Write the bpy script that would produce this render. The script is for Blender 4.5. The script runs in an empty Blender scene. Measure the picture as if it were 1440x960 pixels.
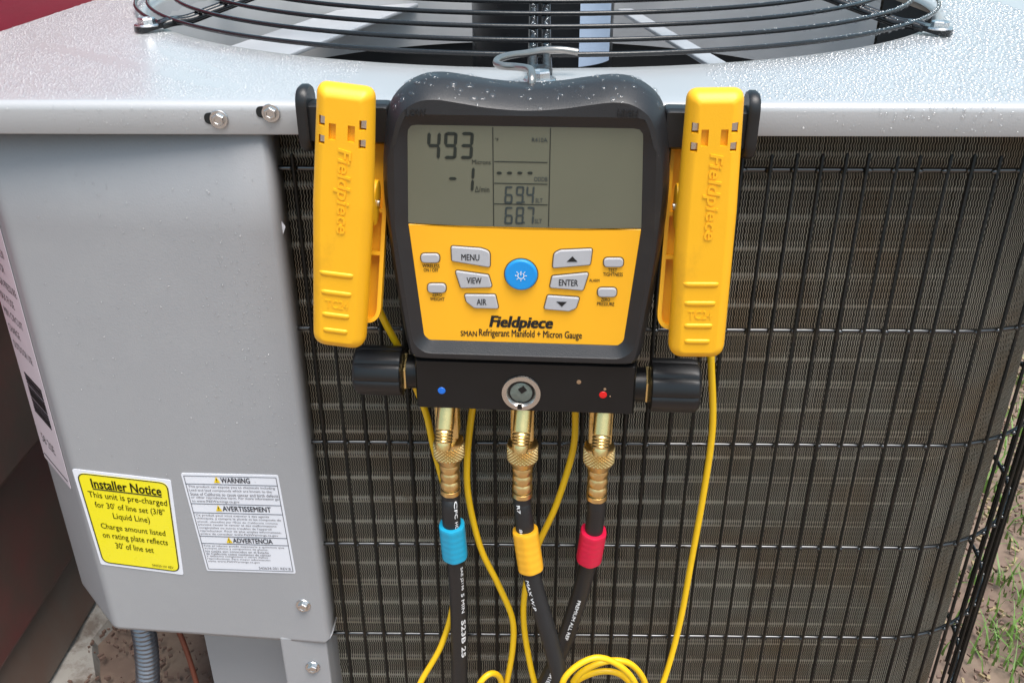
import bpy, bmesh, math, random
import numpy as np
from mathutils import Matrix, Vector
random.seed(7); RNG = np.random.default_rng(7)
S = bpy.context.scene
COL = S.collection
R = math.radians

# ------------------------------------------------------------------ camera
FPX = 1296.0
PITCH, YAW = R(27.7), R(0.66)
CAM = np.array([0.0, -0.644, 0.951])
FW = np.array([-math.sin(YAW)*math.cos(PITCH), math.cos(YAW)*math.cos(PITCH), -math.sin(PITCH)])
RT = np.array([math.cos(YAW), math.sin(YAW), 0.0])
UP = np.cross(RT, FW)
cd = bpy.data.cameras.new('camera'); cam = bpy.data.objects.new('camera', cd); COL.objects.link(cam)
cd.sensor_width = 36.0; cd.lens = FPX*36/1440; cd.clip_start = 0.02; cd.clip_end = 200
M4 = Matrix((( RT[0], UP[0], -FW[0], CAM[0]), (RT[1], UP[1], -FW[1], CAM[1]), (RT[2], UP[2], -FW[2], CAM[2]), (0, 0, 0, 1)))
cam.matrix_world = M4
S.camera = cam
S.render.resolution_x, S.render.resolution_y = 1024, 682

# ------------------------------------------------------------------ sky, sun, exposure
SUN_EL, SUN_AZ = R(72), R(150)         # azimuth from +y towards +x: behind the photographer's right shoulder
w = bpy.data.worlds.new('World'); S.world = w; w.use_nodes = True
nt = w.node_tree; nt.nodes.clear()
sky = nt.nodes.new('ShaderNodeTexSky'); sky.sky_type = 'NISHITA'; sky.sun_disc = False
sky.sun_elevation = SUN_EL; sky.sun_rotation = SUN_AZ; sky.dust_density = 3.0; sky.air_density = 1.0; sky.ozone_density = 1.0
hsv = nt.nodes.new('ShaderNodeHueSaturation'); hsv.inputs['Saturation'].default_value = 0.95; hsv.inputs['Hue'].default_value = 0.465
bg = nt.nodes.new('ShaderNodeBackground'); bg.inputs['Strength'].default_value = 0.085
wo = nt.nodes.new('ShaderNodeOutputWorld')
nt.links.new(sky.outputs[0], hsv.inputs['Color']); nt.links.new(hsv.outputs[0], bg.inputs[0]); nt.links.new(bg.outputs[0], wo.inputs[0])
sl = bpy.data.lights.new('sun', 'SUN'); sl.energy = 1.5; sl.angle = R(40); sl.color = (1.0, 0.99, 0.945)
sun = bpy.data.objects.new('sun', sl); COL.objects.link(sun)
sd = Vector((math.sin(SUN_AZ)*math.cos(SUN_EL), math.cos(SUN_AZ)*math.cos(SUN_EL), math.sin(SUN_EL)))
sun.rotation_euler = sd.to_track_quat('Z', 'Y').to_euler()
S.view_settings.view_transform = 'Standard'; S.view_settings.look = 'None'
S.view_settings.gamma = 1.0; S.view_settings.exposure = 1.46
S.render.engine = 'CYCLES'

# ------------------------------------------------------------------ measuring helpers
def ray(x, y): return FW + RT*(x-720)/FPX - UP*(y-480)/FPX
def atY(x, y, Y):
    r = ray(x, y); return CAM + r*((Y-CAM[1])/r[1])
def atZ(x, y, Z):
    r = ray(x, y); return CAM + r*((Z-CAM[2])/r[2])
class Frame:
    """local frame: u right, v up, w towards the viewer"""
    def __init__(s, o, U, V, W): s.o = np.array(o, float); s.U = np.array(U, float); s.V = np.array(V, float); s.W = np.array(W, float)
    def px(s, x, y, w=0.0):                       # photograph measurement -> u, v on the plane w
        r = ray(x, y); p0 = s.o + s.W*w
        t = np.dot(p0-CAM, s.W)/np.dot(r, s.W); p = CAM + r*t - s.o
        return (float(p @ s.U), float(p @ s.V))
    def mat(s): return Matrix(((s.U[0], -s.W[0], s.V[0], s.o[0]), (s.U[1], -s.W[1], s.V[1], s.o[1]), (s.U[2], -s.W[2], s.V[2], s.o[2]), (0, 0, 0, 1)))
# objects in a frame are modelled with local x=u, y=-w, z=v

# ------------------------------------------------------------------ mesh builder
class MB:
    def __init__(s): s.V = []; s.F = []; s.n = 0
    def add(s, V, F):
        V = np.asarray(V, float); s.V.append(V); b = s.n
        s.F += [tuple(i+b for i in f) for f in F]; s.n += len(V); return s
    def verts(s): return np.concatenate(s.V) if s.V else np.zeros((0, 3))
    def box(s, c, d, m=None):
        x, y, z = d[0]/2, d[1]/2, d[2]/2
        V = np.array([(sx*x, sy*y, sz*z) for sx in (-1, 1) for sy in (-1, 1) for sz in (-1, 1)])
        if m is not None: V = V @ np.array(m).T
        return s.add(V+np.array(c), [(0, 1, 3, 2), (4, 6, 7, 5), (0, 4, 5, 1), (2, 3, 7, 6), (0, 2, 6, 4), (1, 5, 7, 3)])
    def tube(s, P, r, n=10, closed=False, caps=True):
        P = np.asarray(P, float); N = len(P); rr = np.full(N, r) if np.isscalar(r) else np.asarray(r, float)
        T = np.gradient(P, axis=0) if not closed else np.roll(P, -1, 0)-np.roll(P, 1, 0)
        T /= np.linalg.norm(T, axis=1)[:, None]+1e-12
        a = np.array([0, 0, 1.0]) if abs(T[0][2]) < .9 else np.array([0, 1.0, 0])
        nrm = np.cross(T[0], a); nrm /= np.linalg.norm(nrm); V = []
        ang = np.arange(n)*2*math.pi/n
        for i in range(N):
            nrm = nrm - T[i]*(nrm @ T[i]); nrm /= np.linalg.norm(nrm); b = np.cross(T[i], nrm)
            V.append(P[i]+rr[i]*(np.cos(ang)[:, None]*nrm+np.sin(ang)[:, None]*b))
        V = np.concatenate(V); F = []
        for i in range(N if closed else N-1):
            j = (i+1) % N
            for k in range(n): F.append((i*n+k, i*n+(k+1) % n, j*n+(k+1) % n, j*n+k))
        if caps and not closed: F += [tuple(range(n))[::-1], tuple((N-1)*n+k for k in range(n))]
        return s.add(V, F)
    def lathe(s, prof, o=(0, 0, 0), axis=(0, 0, 1), n=24, caps=True, mod=None):
        A = np.array(axis, float); A /= np.linalg.norm(A)
        h = np.array([1.0, 0, 0]) if abs(A[0]) < .9 else np.array([0, 1.0, 0])
        X = np.cross(A, h); X /= np.linalg.norm(X); Y = np.cross(A, X); V = []
        for i, (r, z) in enumerate(prof):
            for k in range(n):
                t = 2*math.pi*k/n; q = r if mod is None else mod(r, z, t)
                V.append(np.array(o)+A*z+X*q*math.cos(t)+Y*q*math.sin(t))
        F = []
        for i in range(len(prof)-1):
            for k in range(n): F.append((i*n+k, i*n+(k+1) % n, (i+1)*n+(k+1) % n, (i+1)*n+k))
        if caps: F += [tuple(range(n))[::-1], tuple((len(prof)-1)*n+k for k in range(n))]
        return s.add(V, F)
    def rings(s, L, cap0=True, cap1=True):       # L: list of (polygon Nx2 (u,v), w) -> local x=u,y=-w,z=v
        n = len(L[0][0]); V = []
        for P, wv in L:
            P = np.asarray(P); wa = np.full(n, wv) if np.isscalar(wv) else np.asarray(wv)
            V.append(np.c_[P[:, 0], -wa, P[:, 1]])
        F = []
        for i in range(len(L)-1):
            for k in range(n): F.append((i*n+k, i*n+(k+1) % n, (i+1)*n+(k+1) % n, (i+1)*n+k))
        if cap0: F.append(tuple(range(n))[::-1])
        if cap1: F.append(tuple((len(L)-1)*n+k for k in range(n)))
        return s.add(np.concatenate(V), F)
    def build(s, name, mat, parent=None, smooth=True, ang=35, recalc=True):
        return mesh_obj(name, s.verts(), s.F, mat, parent, smooth, ang, recalc)
def mesh_obj(name, V, F, mat, parent=None, smooth=True, ang=35, recalc=True):
    me = bpy.data.meshes.new(name); me.from_pydata([tuple(v) for v in V], [], F)
    if recalc:
        bm = bmesh.new(); bm.from_mesh(me); bmesh.ops.recalc_face_normals(bm, faces=bm.faces); bm.to_mesh(me); bm.free()
    if mat: me.materials.append(mat)
    if smooth:
        me.polygons.foreach_set('use_smooth', [True]*len(me.polygons)); me.set_sharp_from_angle(angle=R(ang))
    o = bpy.data.objects.new(name, me); COL.objects.link(o)
    if smooth and any(len(f) > 6 for f in F):
        wn = o.modifiers.new('normals', 'WEIGHTED_NORMAL'); wn.keep_sharp = True; wn.weight = 100
    if parent: o.parent = parent
    return o
def fast_mesh(name, V, Q, mat, parent=None, smooth=False):   # big quad meshes from numpy
    me = bpy.data.meshes.new(name); V = np.ascontiguousarray(V, np.float32); Q = np.ascontiguousarray(Q, np.int32)
    k = Q.shape[1]; me.vertices.add(len(V)); me.vertices.foreach_set('co', V.ravel())
    me.loops.add(Q.size); me.loops.foreach_set('vertex_index', Q.ravel())
    me.polygons.add(len(Q)); me.polygons.foreach_set('loop_start', np.arange(len(Q), dtype=np.int32)*k)
    me.polygons.foreach_set('use_smooth', np.full(len(Q), smooth)); me.update(calc_edges=True); me.validate()
    if mat: me.materials.append(mat)
    o = bpy.data.objects.new(name, me); COL.objects.link(o)
    if parent: o.parent = parent
    return o
def empty(name, M=None, loc=(0, 0, 0)):
    o = bpy.data.objects.new(name, None); COL.objects.link(o); o.empty_display_size = .02
    if M is not None: o.matrix_world = M
    else: o.location = loc
    return o
def tag(o, label=None, cat=None, group=None, kind=None):
    for k, v in (('label', label), ('category', cat), ('group', group), ('kind', kind)):
        if v: o[k] = v
    return o
# 2-D outlines
def rpoly(P, r, n=6):
    P = [np.array(p, float) for p in P]; N = len(P); rr = [r]*N if np.isscalar(r) else r; out = []
    for i in range(N):
        a, b, c = P[i-1], P[i], P[(i+1) % N]; d1 = a-b; d2 = c-b; l1 = np.linalg.norm(d1); l2 = np.linalg.norm(d2); d1 /= l1; d2 /= l2
        ca = float(np.clip(d1 @ d2, -1, 1)); half = math.acos(ca)/2
        t = min(rr[i]/max(math.tan(half), 1e-3), .49*l1, .49*l2)
        p0, p1 = b+d1*t, b+d2*t
        for k in range(n+1):
            s = k/n; out.append((1-s)**2*p0+2*s*(1-s)*b+s*s*p1)
    return np.array(out)
def area(P): x, y = P[:, 0], P[:, 1]; return .5*np.sum(x*np.roll(y, -1)-y*np.roll(x, -1))
def inset(P, d):
    e = np.roll(P, -1, 0)-P; L = np.linalg.norm(e, axis=1)[:, None]+1e-12; e = e/L
    nrm = np.c_[-e[:, 1], e[:, 0]]*(1 if area(P) > 0 else -1)
    m = nrm+np.roll(nrm, 1, 0); l = np.linalg.norm(m, axis=1)[:, None]+1e-9; m /= l
    c = np.clip(np.sum(m*nrm, 1), .6, 1)[:, None]
    return P+m*d/c
def polar(P, N=160, c=(0, 0)):
    c = np.array(c); out = []; A = P-c; B = np.roll(A, -1, 0)
    for k in range(N):
        t = 2*math.pi*k/N; d = np.array([math.cos(t), math.sin(t)]); best = 0
        den = d[0]*(B-A)[:, 1]-d[1]*(B-A)[:, 0]
        with np.errstate(divide='ignore', invalid='ignore'):
            s = (A[:, 0]*(B-A)[:, 1]-A[:, 1]*(B-A)[:, 0])/den
            q = (A[:, 0]*d[1]-A[:, 1]*d[0])/den
        ok = np.isfinite(s) & (s > 0) & (q >= -1e-6) & (q <= 1+1e-6)
        best = s[ok].max() if ok.any() else 0
        out.append(c+d*best)
    return np.array(out)
def spline(P, m=8, closed=False):
    P = np.asarray(P, float); N = len(P); out = []
    for i in range(N if closed else N-1):
        if closed: a, b, c, d = P[i-1], P[i], P[(i+1) % N], P[(i+2) % N]
        else: a, b, c, d = P[max(i-1, 0)], P[i], P[i+1], P[min(i+2, N-1)]
        for k in range(m):
            t = k/m; out.append(.5*((2*b)+(c-a)*t+(2*a-5*b+4*c-d)*t*t+(3*b-a-3*c+d)*t**3))
    if not closed: out.append(P[-1])
    return np.array(out)
def pillow(mb, P, h, b, w0=0.0, steps=4):        # plate with a rounded front edge
    L = [(P, w0)]
    for i in range(steps+1):
        t = i/steps*math.pi/2; L.append((inset(P, b*(1-math.cos(t))), w0+h-b+b*math.sin(t)))
    return mb.rings(L)
# ------------------------------------------------------------------ lettering queue (all converted in one go at the end)
TEXTQ = []
def text(name, body, mat, parent, box, w=0.0, bold=0.0, shear=0.0, ext=0.0, rot=0, keep=False, align='CENTER', space=1.0, line=1.0, xf=None):
    """lettering fitted to box (u0,v0,u1,v1) on the plane w of the parent's frame; rot=-90 reads downwards"""
    cu = bpy.data.curves.new(name+'_font', 'FONT'); cu.body = body; cu.size = 1; cu.offset = bold if ext else 0.0; cu.shear = shear; cu.resolution_u = 2
    cu.align_x = align; cu.space_character = space; cu.space_line = line
    fo = bpy.data.objects.new(name+'_font', cu); COL.objects.link(fo)
    me = bpy.data.meshes.new(name); me.materials.append(mat); o = bpy.data.objects.new(name, me); COL.objects.link(o)
    if parent: o.parent = parent
    TEXTQ.append((fo, o, box, w, ext, rot, keep, xf, 0.0 if ext else bold)); return o
def flush_text():
    bpy.context.view_layer.update(); dg = bpy.context.evaluated_depsgraph_get()
    for fo, o, box, w, ext, rot, keep, xf, bold in TEXTQ:
        ev = fo.evaluated_get(dg); m = ev.to_mesh(); n = len(m.vertices)
        V = np.zeros(n*3); m.vertices.foreach_get('co', V); V = V.reshape(-1, 3)[:, :2]
        F = [tuple(p.vertices) for p in m.polygons]; ev.to_mesh_clear()
        if n == 0: continue
        if rot: t = R(rot); V = V @ np.array([[math.cos(t), math.sin(t)], [-math.sin(t), math.cos(t)]])
        lo, hi = V.min(0), V.max(0); u0, v0, u1, v1 = box
        sc = np.array([(u1-u0)/(hi[0]-lo[0]+1e-9), (v1-v0)/(hi[1]-lo[1]+1e-9)])
        if keep: sc = np.array([sc.min()]*2)
        V = (V-(lo+hi)/2)*sc+np.array([(u0+u1)/2, (v0+v1)/2])
        lift = np.zeros(n)
        if bold:
            sh = [(-1, -.6), (1, -.6), (-1, .6), (1, .6), (0, 0)]; bs = bold*(sc[0]+sc[1])/2; V1 = V
            V = np.concatenate([V1+np.array(q)*bs for q in sh]); F = [tuple(i+k*n for i in f) for k in range(5) for f in F]
            lift = np.repeat(np.arange(5)*.000012, n); n = len(V)
        if xf is not None: V3 = xf(V); V3b = None
        else: V3 = np.c_[V[:, 0], -w-lift, V[:, 1]]
        if ext and xf is None:
            edges = {}
            for f in F:
                for a, b in zip(f, f[1:]+f[:1]):
                    if (b, a) in edges: del edges[(b, a)]
                    else: edges[(a, b)] = 1
            V3 = np.concatenate([V3, V3+np.array([0, -ext, 0])])
            F = [tuple(i+n for i in f) for f in F]+[(a, b, b+n, a+n) for a, b in edges]
        me = o.data; me.from_pydata([tuple(v) for v in V3], [], F); me.update()
    for fo, *_ in TEXTQ:
        cu = fo.data; bpy.data.objects.remove(fo); bpy.data.curves.remove(cu)

# ------------------------------------------------------------------ materials
def mat(name, col, rough=.5, metal=0.0, var=.12, scale=40, bump=0.0, bscale=400, coat=0.0, rvar=.1, spec=.5, col2=None, c2scale=8, c2pos=(.5, .65), trans=0.0, ior=1.5, coords='Object', crough=.08):
    m = bpy.data.materials.new(name); m.use_nodes = True; t = m.node_tree; N = t.nodes; L = t.links
    b = N['Principled BSDF']; tc = N.new('ShaderNodeTexCoord')
    no = N.new('ShaderNodeTexNoise'); no.inputs['Scale'].default_value = scale; no.inputs['Detail'].default_value = 5; L.new(tc.outputs[coords], no.inputs['Vector'])
    mp = N.new('ShaderNodeMapRange'); mp.inputs['To Min'].default_value = 1-var; mp.inputs['To Max'].default_value = 1+var; L.new(no.outputs['Fac'], mp.inputs['Value'])
    mx = N.new('ShaderNodeVectorMath'); mx.operation = 'SCALE'; mx.inputs[0].default_value = col[:3]; L.new(mp.outputs[0], mx.inputs['Scale'])
    out = mx.outputs[0]
    if col2:
        n2 = N.new('ShaderNodeTexNoise'); n2.inputs['Scale'].default_value = c2scale; n2.inputs['Detail'].default_value = 8; n2.inputs['Roughness'].default_value = .65; L.new(tc.outputs[coords], n2.inputs['Vector'])
        r2 = N.new('ShaderNodeMapRange'); r2.inputs['From Min'].default_value = c2pos[0]; r2.inputs['From Max'].default_value = c2pos[1]; r2.clamp = True; L.new(n2.outputs['Fac'], r2.inputs['Value'])
        mm = N.new('ShaderNodeMix'); mm.data_type = 'RGBA'; L.new(r2.outputs[0], mm.inputs['Factor']); L.new(out, mm.inputs[6]); mm.inputs[7].default_value = (*col2, 1); out = mm.outputs[2]
    L.new(out, b.inputs['Base Color'])
    mr = N.new('ShaderNodeMapRange'); mr.inputs['To Min'].default_value = max(rough-rvar, .02); mr.inputs['To Max'].default_value = min(rough+rvar, 1); L.new(no.outputs['Fac'], mr.inputs['Value']); L.new(mr.outputs[0], b.inputs['Roughness'])
    b.inputs['Metallic'].default_value = metal; b.inputs['Specular IOR Level'].default_value = spec; b.inputs['IOR'].default_value = ior
    if coat: b.inputs['Coat Weight'].default_value = coat; b.inputs['Coat Roughness'].default_value = crough
    if trans: b.inputs['Transmission Weight'].default_value = trans
    if bump:
        n3 = N.new('ShaderNodeTexNoise'); n3.inputs['Scale'].default_value = bscale; n3.inputs['Detail'].default_value = 3; L.new(tc.outputs[coords], n3.inputs['Vector'])
        bp = N.new('ShaderNodeBump'); bp.inputs['Strength'].default_value = bump; bp.inputs['Distance'].default_value = .001; L.new(n3.outputs['Fac'], bp.inputs['Height']); L.new(bp.outputs[0], b.inputs['Normal'])
    return m
MT = {
 'panel': mat('grey_panel_paint', (.325, .325, .335), .42, var=.04, scale=7, bump=.16, bscale=700, rvar=.10, col2=(.338, .338, .346), c2scale=26, c2pos=(.50, .72)),
 'cover': mat('grey_cover_paint', (.40, .402, .408), .34, var=.05, scale=12, bump=.12, bscale=700, coat=.8, rvar=.06, crough=.24),
 'inner': mat('inner_sheet_metal', (.42, .42, .42), .45, var=.12, scale=14),
 'blade': mat('fan_blade_metal', (.50, .51, .53), .35, var=.12, scale=20, metal=.2),
 'black_wire': mat('black_wire_coating', (.012, .012, .013), .22, var=.2, scale=120, bump=.15, bscale=500, rvar=.08),
 'guard_wire': mat('guard_wire_coating', (.006, .0058, .005), .42, spec=.3, var=.25, scale=90, bump=.2, bscale=500, rvar=.1, col2=(.03, .02, .012), c2scale=30, c2pos=(.5, .75)),
 'wet_wire': mat('wet_guard_wire', (.005, .005, .005), .16, var=.2, scale=90, rvar=.06, ior=1.85),
 'fin': mat('shaded_fin_sheet', (.050, .044, .036), .5, var=.3, scale=25, col2=(.045, .030, .018), c2scale=14, c2pos=(.42, .72)),  # shade of the gaps between fins put into the side colour
 'fin_edge': mat('lit_fin_edge', (.49, .455, .37), .45, metal=.1, var=.35, scale=30, col2=(.40, .29, .18), c2scale=14, c2pos=(.44, .74)),  # same aluminium as the sides, light on the front edges put into the colour
 'tube': mat('coil_tube_metal', (.46, .43, .36), .4, metal=.2, var=.2, scale=60),
 'dark': mat('interior_shade_black', (.008, .008, .008), .8, var=.2),  # near-black that paints shade into recesses and the unit's interior
 'motor': mat('black_motor_paint', (.008, .008, .009), .3, var=.1),
 'screw': mat('zinc_screw', (.62, .62, .62), .28, metal=1, var=.1, scale=200),
 'rubber': mat('black_rubber', (.016, .016, .018), .42, var=.15, scale=60, bump=.18, bscale=1500, rvar=.08, col2=(.032, .030, .028), c2scale=18, c2pos=(.56, .9)),
 'rubber_flat': mat('black_plastic', (.009, .009, .010), .40, var=.12, scale=60, bump=.06, bscale=1500),
 'anodised': mat('black_anodised_block', (.006, .006, .0065), .36, spec=.4, var=.1, scale=80, bump=.08, bscale=1800),
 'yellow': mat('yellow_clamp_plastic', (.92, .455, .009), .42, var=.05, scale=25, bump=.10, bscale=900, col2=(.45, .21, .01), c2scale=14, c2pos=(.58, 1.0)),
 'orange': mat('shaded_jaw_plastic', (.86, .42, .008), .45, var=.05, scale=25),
 'plate': mat('yellow_faceplate', (.96, .46, .014), .36, var=.03, scale=12, bump=.03, bscale=1500),
 'lcd': mat('lcd_glass', (.125, .130, .090), .22, var=.16, scale=7, coat=1.0, rvar=.02),
 'seg': mat('lcd_segment', (.012, .018, .014), .4, var=.1),
 'segpale': mat('lcd_segment_faint', (.03, .042, .042), .4, var=.1),
 'button': mat('grey_button_rubber', (.44, .44, .46), .5, var=.05, scale=80, bump=.05, bscale=1500),
 'soil': mat('soil_crumb', (.20, .13, .10), .85, var=.5, scale=30),
 'rim': mat('button_outline', (.10, .06, .02), .6),
 'blue': mat('blue_power_button', (.006, .27, .70), .42, var=.04),
 'white': mat('white_print', (.80, .80, .80), .5, var=.04),
 'ink': mat('black_print', (.008, .008, .009), .5, var=.1),
 'brass': mat('brass', (.80, .60, .26), .28, metal=1, var=.15, scale=150, bump=.08, bscale=700, rvar=.1),
 'brass_knurl': mat('brass_knurled', (.78, .55, .24), .32, metal=1, var=.2, scale=200),
 'steel': mat('nickel_steel', (.62, .60, .57), .25, metal=1, var=.1, scale=200),
 'sightglass': mat('sight_glass', (.16, .19, .17), .08, metal=.3, var=.3, scale=300),
 'hose': mat('black_hose_rubber', (.014, .014, .015), .48, var=.15, scale=200, bump=.2, bscale=1200),
 'cblue': mat('blue_collar', (.012, .36, .58), .4, var=.05), 'cyel': mat('yellow_collar', (.88, .43, .02), .4, var=.05), 'cred': mat('red_collar', (.72, .008, .055), .38, var=.05),
 'cable': mat('yellow_cable_jacket', (.86, .52, .008), .38, var=.06, scale=60),
 'dot_b': mat('blue_dot', (.01, .16, .68), .4), 'dot_r': mat('red_dot', (.75, .01, .01), .4), 'chip': mat('paint_chip', (.30, .18, .10), .5),
 'hook': mat('wire_hook_steel', (.34, .32, .30), .34, metal=.9, var=.1, scale=120),
 'sticker_b': mat('pale_blue_label', (.50, .60, .76), .4, var=.05),
 'sticker_w': mat('white_sticker', (.74, .75, .80), .32, var=.03, coat=.2),
 'sticker_y': mat('yellow_sticker', (.86, .74, .004), .28, var=.03, coat=.3),
 'print_soft': mat('grey_print', (.11, .11, .13), .5, var=.1),
 'print_olive': mat('dark_print_on_yellow', (.045, .04, .006), .5, var=.1),
 'warn': mat('warning_yellow', (.80, .55, .01), .5),
 'wall': mat('red_siding_paint', (.34, .016, .042), .45, var=.12, scale=14, bump=.2, bscale=120, coords='Generated'),
 'wall_low': mat('stained_shaded_red_siding', (.14, .05, .045), .45, var=.3, scale=9, bump=.3, bscale=60, col2=(.09, .062, .05), c2scale=5, c2pos=(.40, .62)),  # brown stain and shade both painted into the lower boards' colour
 'wall_foot': mat('brown_skirting_board', (.15, .112, .09), .6, var=.25, scale=9, bump=.3, bscale=60, col2=(.16, .09, .065), c2scale=7, c2pos=(.45, .7)),
 'concrete': mat('rough_concrete', (.40, .37, .33), .85, var=.25, scale=30, bump=.8, bscale=60, col2=(.20, .16, .13), c2scale=22, c2pos=(.48, .62)),
 'ground': mat('wet_soil', (.21, .145, .112), .8, var=.35, scale=18, bump=.9, bscale=55, col2=(.27, .20, .15), c2scale=9, c2pos=(.45, .62)),
 'conduit': mat('galvanised_conduit', (.24, .24, .26), .35, metal=.8, var=.2, scale=90),
 'pipe': mat('orange_wire_jacket', (.20, .055, .03), .5, var=.2),
 'grass': mat('grass_blade', (.13, .24, .045), .5, var=.5, scale=8), 'straw': mat('dry_straw', (.33, .25, .14), .6, var=.4, scale=9),
 'bark': mat('bark_chip', (.20, .125, .095), .8, var=.5, scale=14),
 'water': mat('clear_water', (1, 1, 1), .0, var=0, rvar=0, trans=1.0, ior=1.33),
 'pinkwhite': mat('rating_label_paper', (.70, .62, .66), .4, var=.04),
}

def water_mat(key, add):                           # clear water bead: see-through body, mirror-like skin
    m = MT[key]; t = m.node_tree; t.nodes.clear(); o = t.nodes.new('ShaderNodeOutputMaterial')
    fr0 = t.nodes.new('ShaderNodeFresnel'); fr0.inputs['IOR'].default_value = 1.5; ge = t.nodes.new('ShaderNodeNewGeometry')
    fr = t.nodes.new('ShaderNodeMath'); fr.operation = 'MULTIPLY'; iv = t.nodes.new('ShaderNodeMath'); iv.operation = 'MULTIPLY_ADD'; iv.inputs[1].default_value = -.75; iv.inputs[2].default_value = 1.0
    t.links.new(ge.outputs['Backfacing'], iv.inputs[0]); ad = t.nodes.new('ShaderNodeMath'); ad.operation = 'MULTIPLY_ADD'; ad.inputs[1].default_value = .90; ad.inputs[2].default_value = add; t.links.new(fr0.outputs[0], ad.inputs[0]); t.links.new(ad.outputs[0], fr.inputs[0]); t.links.new(iv.outputs[0], fr.inputs[1])
    tr = t.nodes.new('ShaderNodeBsdfTransparent'); gl = t.nodes.new('ShaderNodeBsdfGlossy'); gl.inputs['Roughness'].default_value = .03; mx = t.nodes.new('ShaderNodeMixShader')
    t.links.new(fr.outputs[0], mx.inputs[0]); t.links.new(tr.outputs[0], mx.inputs[1]); t.links.new(gl.outputs[0], mx.inputs[2]); t.links.new(mx.outputs[0], o.inputs['Surface'])
MT['water_dark'] = bpy.data.materials.new('clear_water_film'); MT['water_dark'].use_nodes = True
water_mat('water', .09); water_mat('water_dark', .012)

# ================================================================== SETTING
mb = MB(); n = 60; ext = 16.0
xs = np.sign(np.linspace(-1, 1, n))*np.abs(np.linspace(-1, 1, n))**2.2*ext; g = []
for j in range(n):
    for i in range(n):
        x, y = xs[i], xs[j]+.4
        g.append((x, y, -.006+.006*math.sin(x*9+1.3*math.sin(y*7))*math.cos(y*8)-.004*math.sin(x*31+y*23)))
mb.add(g, [(j*n+i, j*n+i+1, (j+1)*n+i+1, (j+1)*n+i) for j in range(n-1) for i in range(n-1)])
tag(mb.build('ground', MT['ground'], ang=80), kind='structure')

# house wall of lapped boards along the left, kept low and short to limit red bounce light
wall = empty('house_wall', loc=(-.62, .425, 0)); tag(wall, 'crimson lap siding wall running back along the left edge', 'wall')
z = .020; k = 0
while z < 1.0:
    h = .101 if k == 0 else .187; m2 = MB(); L = .91; th = .020
    prof = [(-.02, 0), (th, 0), (th+.001, .004), (.003, h+.012), (-.02, h+.012)]
    V = []
    for yy in (-L/2, L/2): V += [(a, yy, b) for a, b in prof]
    nn = len(prof); F = [(i, (i+1) % nn, nn+(i+1) % nn, nn+i) for i in range(nn)]+[tuple(range(nn)), tuple(range(nn, 2*nn))]
    m2.add(V, F)
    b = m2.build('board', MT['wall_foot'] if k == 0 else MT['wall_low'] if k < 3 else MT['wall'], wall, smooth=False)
    b.location = (0, 0, z); z += h; k += 1
# rough concrete footing at the wall base
mb = MB(); N = 90; V = []
for i in range(N):
    y = -1.0+i*3.2/N; e = .075+.012*math.sin(i*1.7)+.014*math.sin(i*.61+1)+random.uniform(-.008, .008)
    V += [(-.70, y, .016), (-.606, y, .016+random.uniform(-.003, .003)), (-.63+e*.62, y, .013+random.uniform(-.005, .004)), (-.63+e*.85, y, .006+random.uniform(-.005, .005)), (-.63+e, y, -.02)]
mb.add(V, [(i*5+k, i*5+k+1, (i+1)*5+k+1, (i+1)*5+k) for i in range(N-1) for k in range(4)])
tag(mb.build('concrete_footing', MT['concrete'], ang=25), 'rough pale concrete footing at the base of the siding wall', 'footing')

# bark litter and grass (uncountable)
def chips(name, count, xr, yr, mat_, s0, s1, label, cat):
    V = []; Q = []
    for i in range(count):
        x, y = random.uniform(*xr), random.uniform(*yr); a = random.uniform(0, 6.28); l = random.uniform(s0, s1); ww = l*random.uniform(.25, .6); t = random.uniform(.002, .005)
        ca, sa = math.cos(a), math.sin(a); tl = random.uniform(-.35, .35); b = len(V); z0 = random.uniform(0, .008)
        for (p, q, r_) in ((-1, -1, 0), (1, -.7, 0), (.8, 1, 0), (-.9, .8, 0), (-1, -1, 1), (1, -.7, 1), (.8, 1, 1), (-.9, .8, 1)):
            u, v = p*l/2, q*ww/2; V.append((x+ca*u-sa*v, y+sa*u+ca*v, z0+r_*t+u*tl*.5+.002))
        Q += [(b, b+1, b+5, b+4), (b+1, b+2, b+6, b+5), (b+2, b+3, b+7, b+6), (b+3, b, b+4, b+7), (b+4, b+5, b+6, b+7)]
    return tag(fast_mesh(name, np.array(V), np.array(Q), mat_), label, cat, kind='stuff')
chips('bark_litter', 1500, (-.58, -.25), (0.0, .75), MT['bark'], .002, .009, 'brown bark crumbs and grit on the soil below the conduit', 'bark litter')
chips('dry_leaf_litter', 3200, (.45, 1.5), (-.1, 2.0), MT['straw'], .003, .015, 'dry straw and leaf scraps on the soil at right', 'leaf litter')
chips('soil_crumbs', 5000, (.45, 1.3), (-.1, 1.4), MT['soil'], .002, .009, 'crumbs of brown soil between the grass tufts at right', 'soil')
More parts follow.
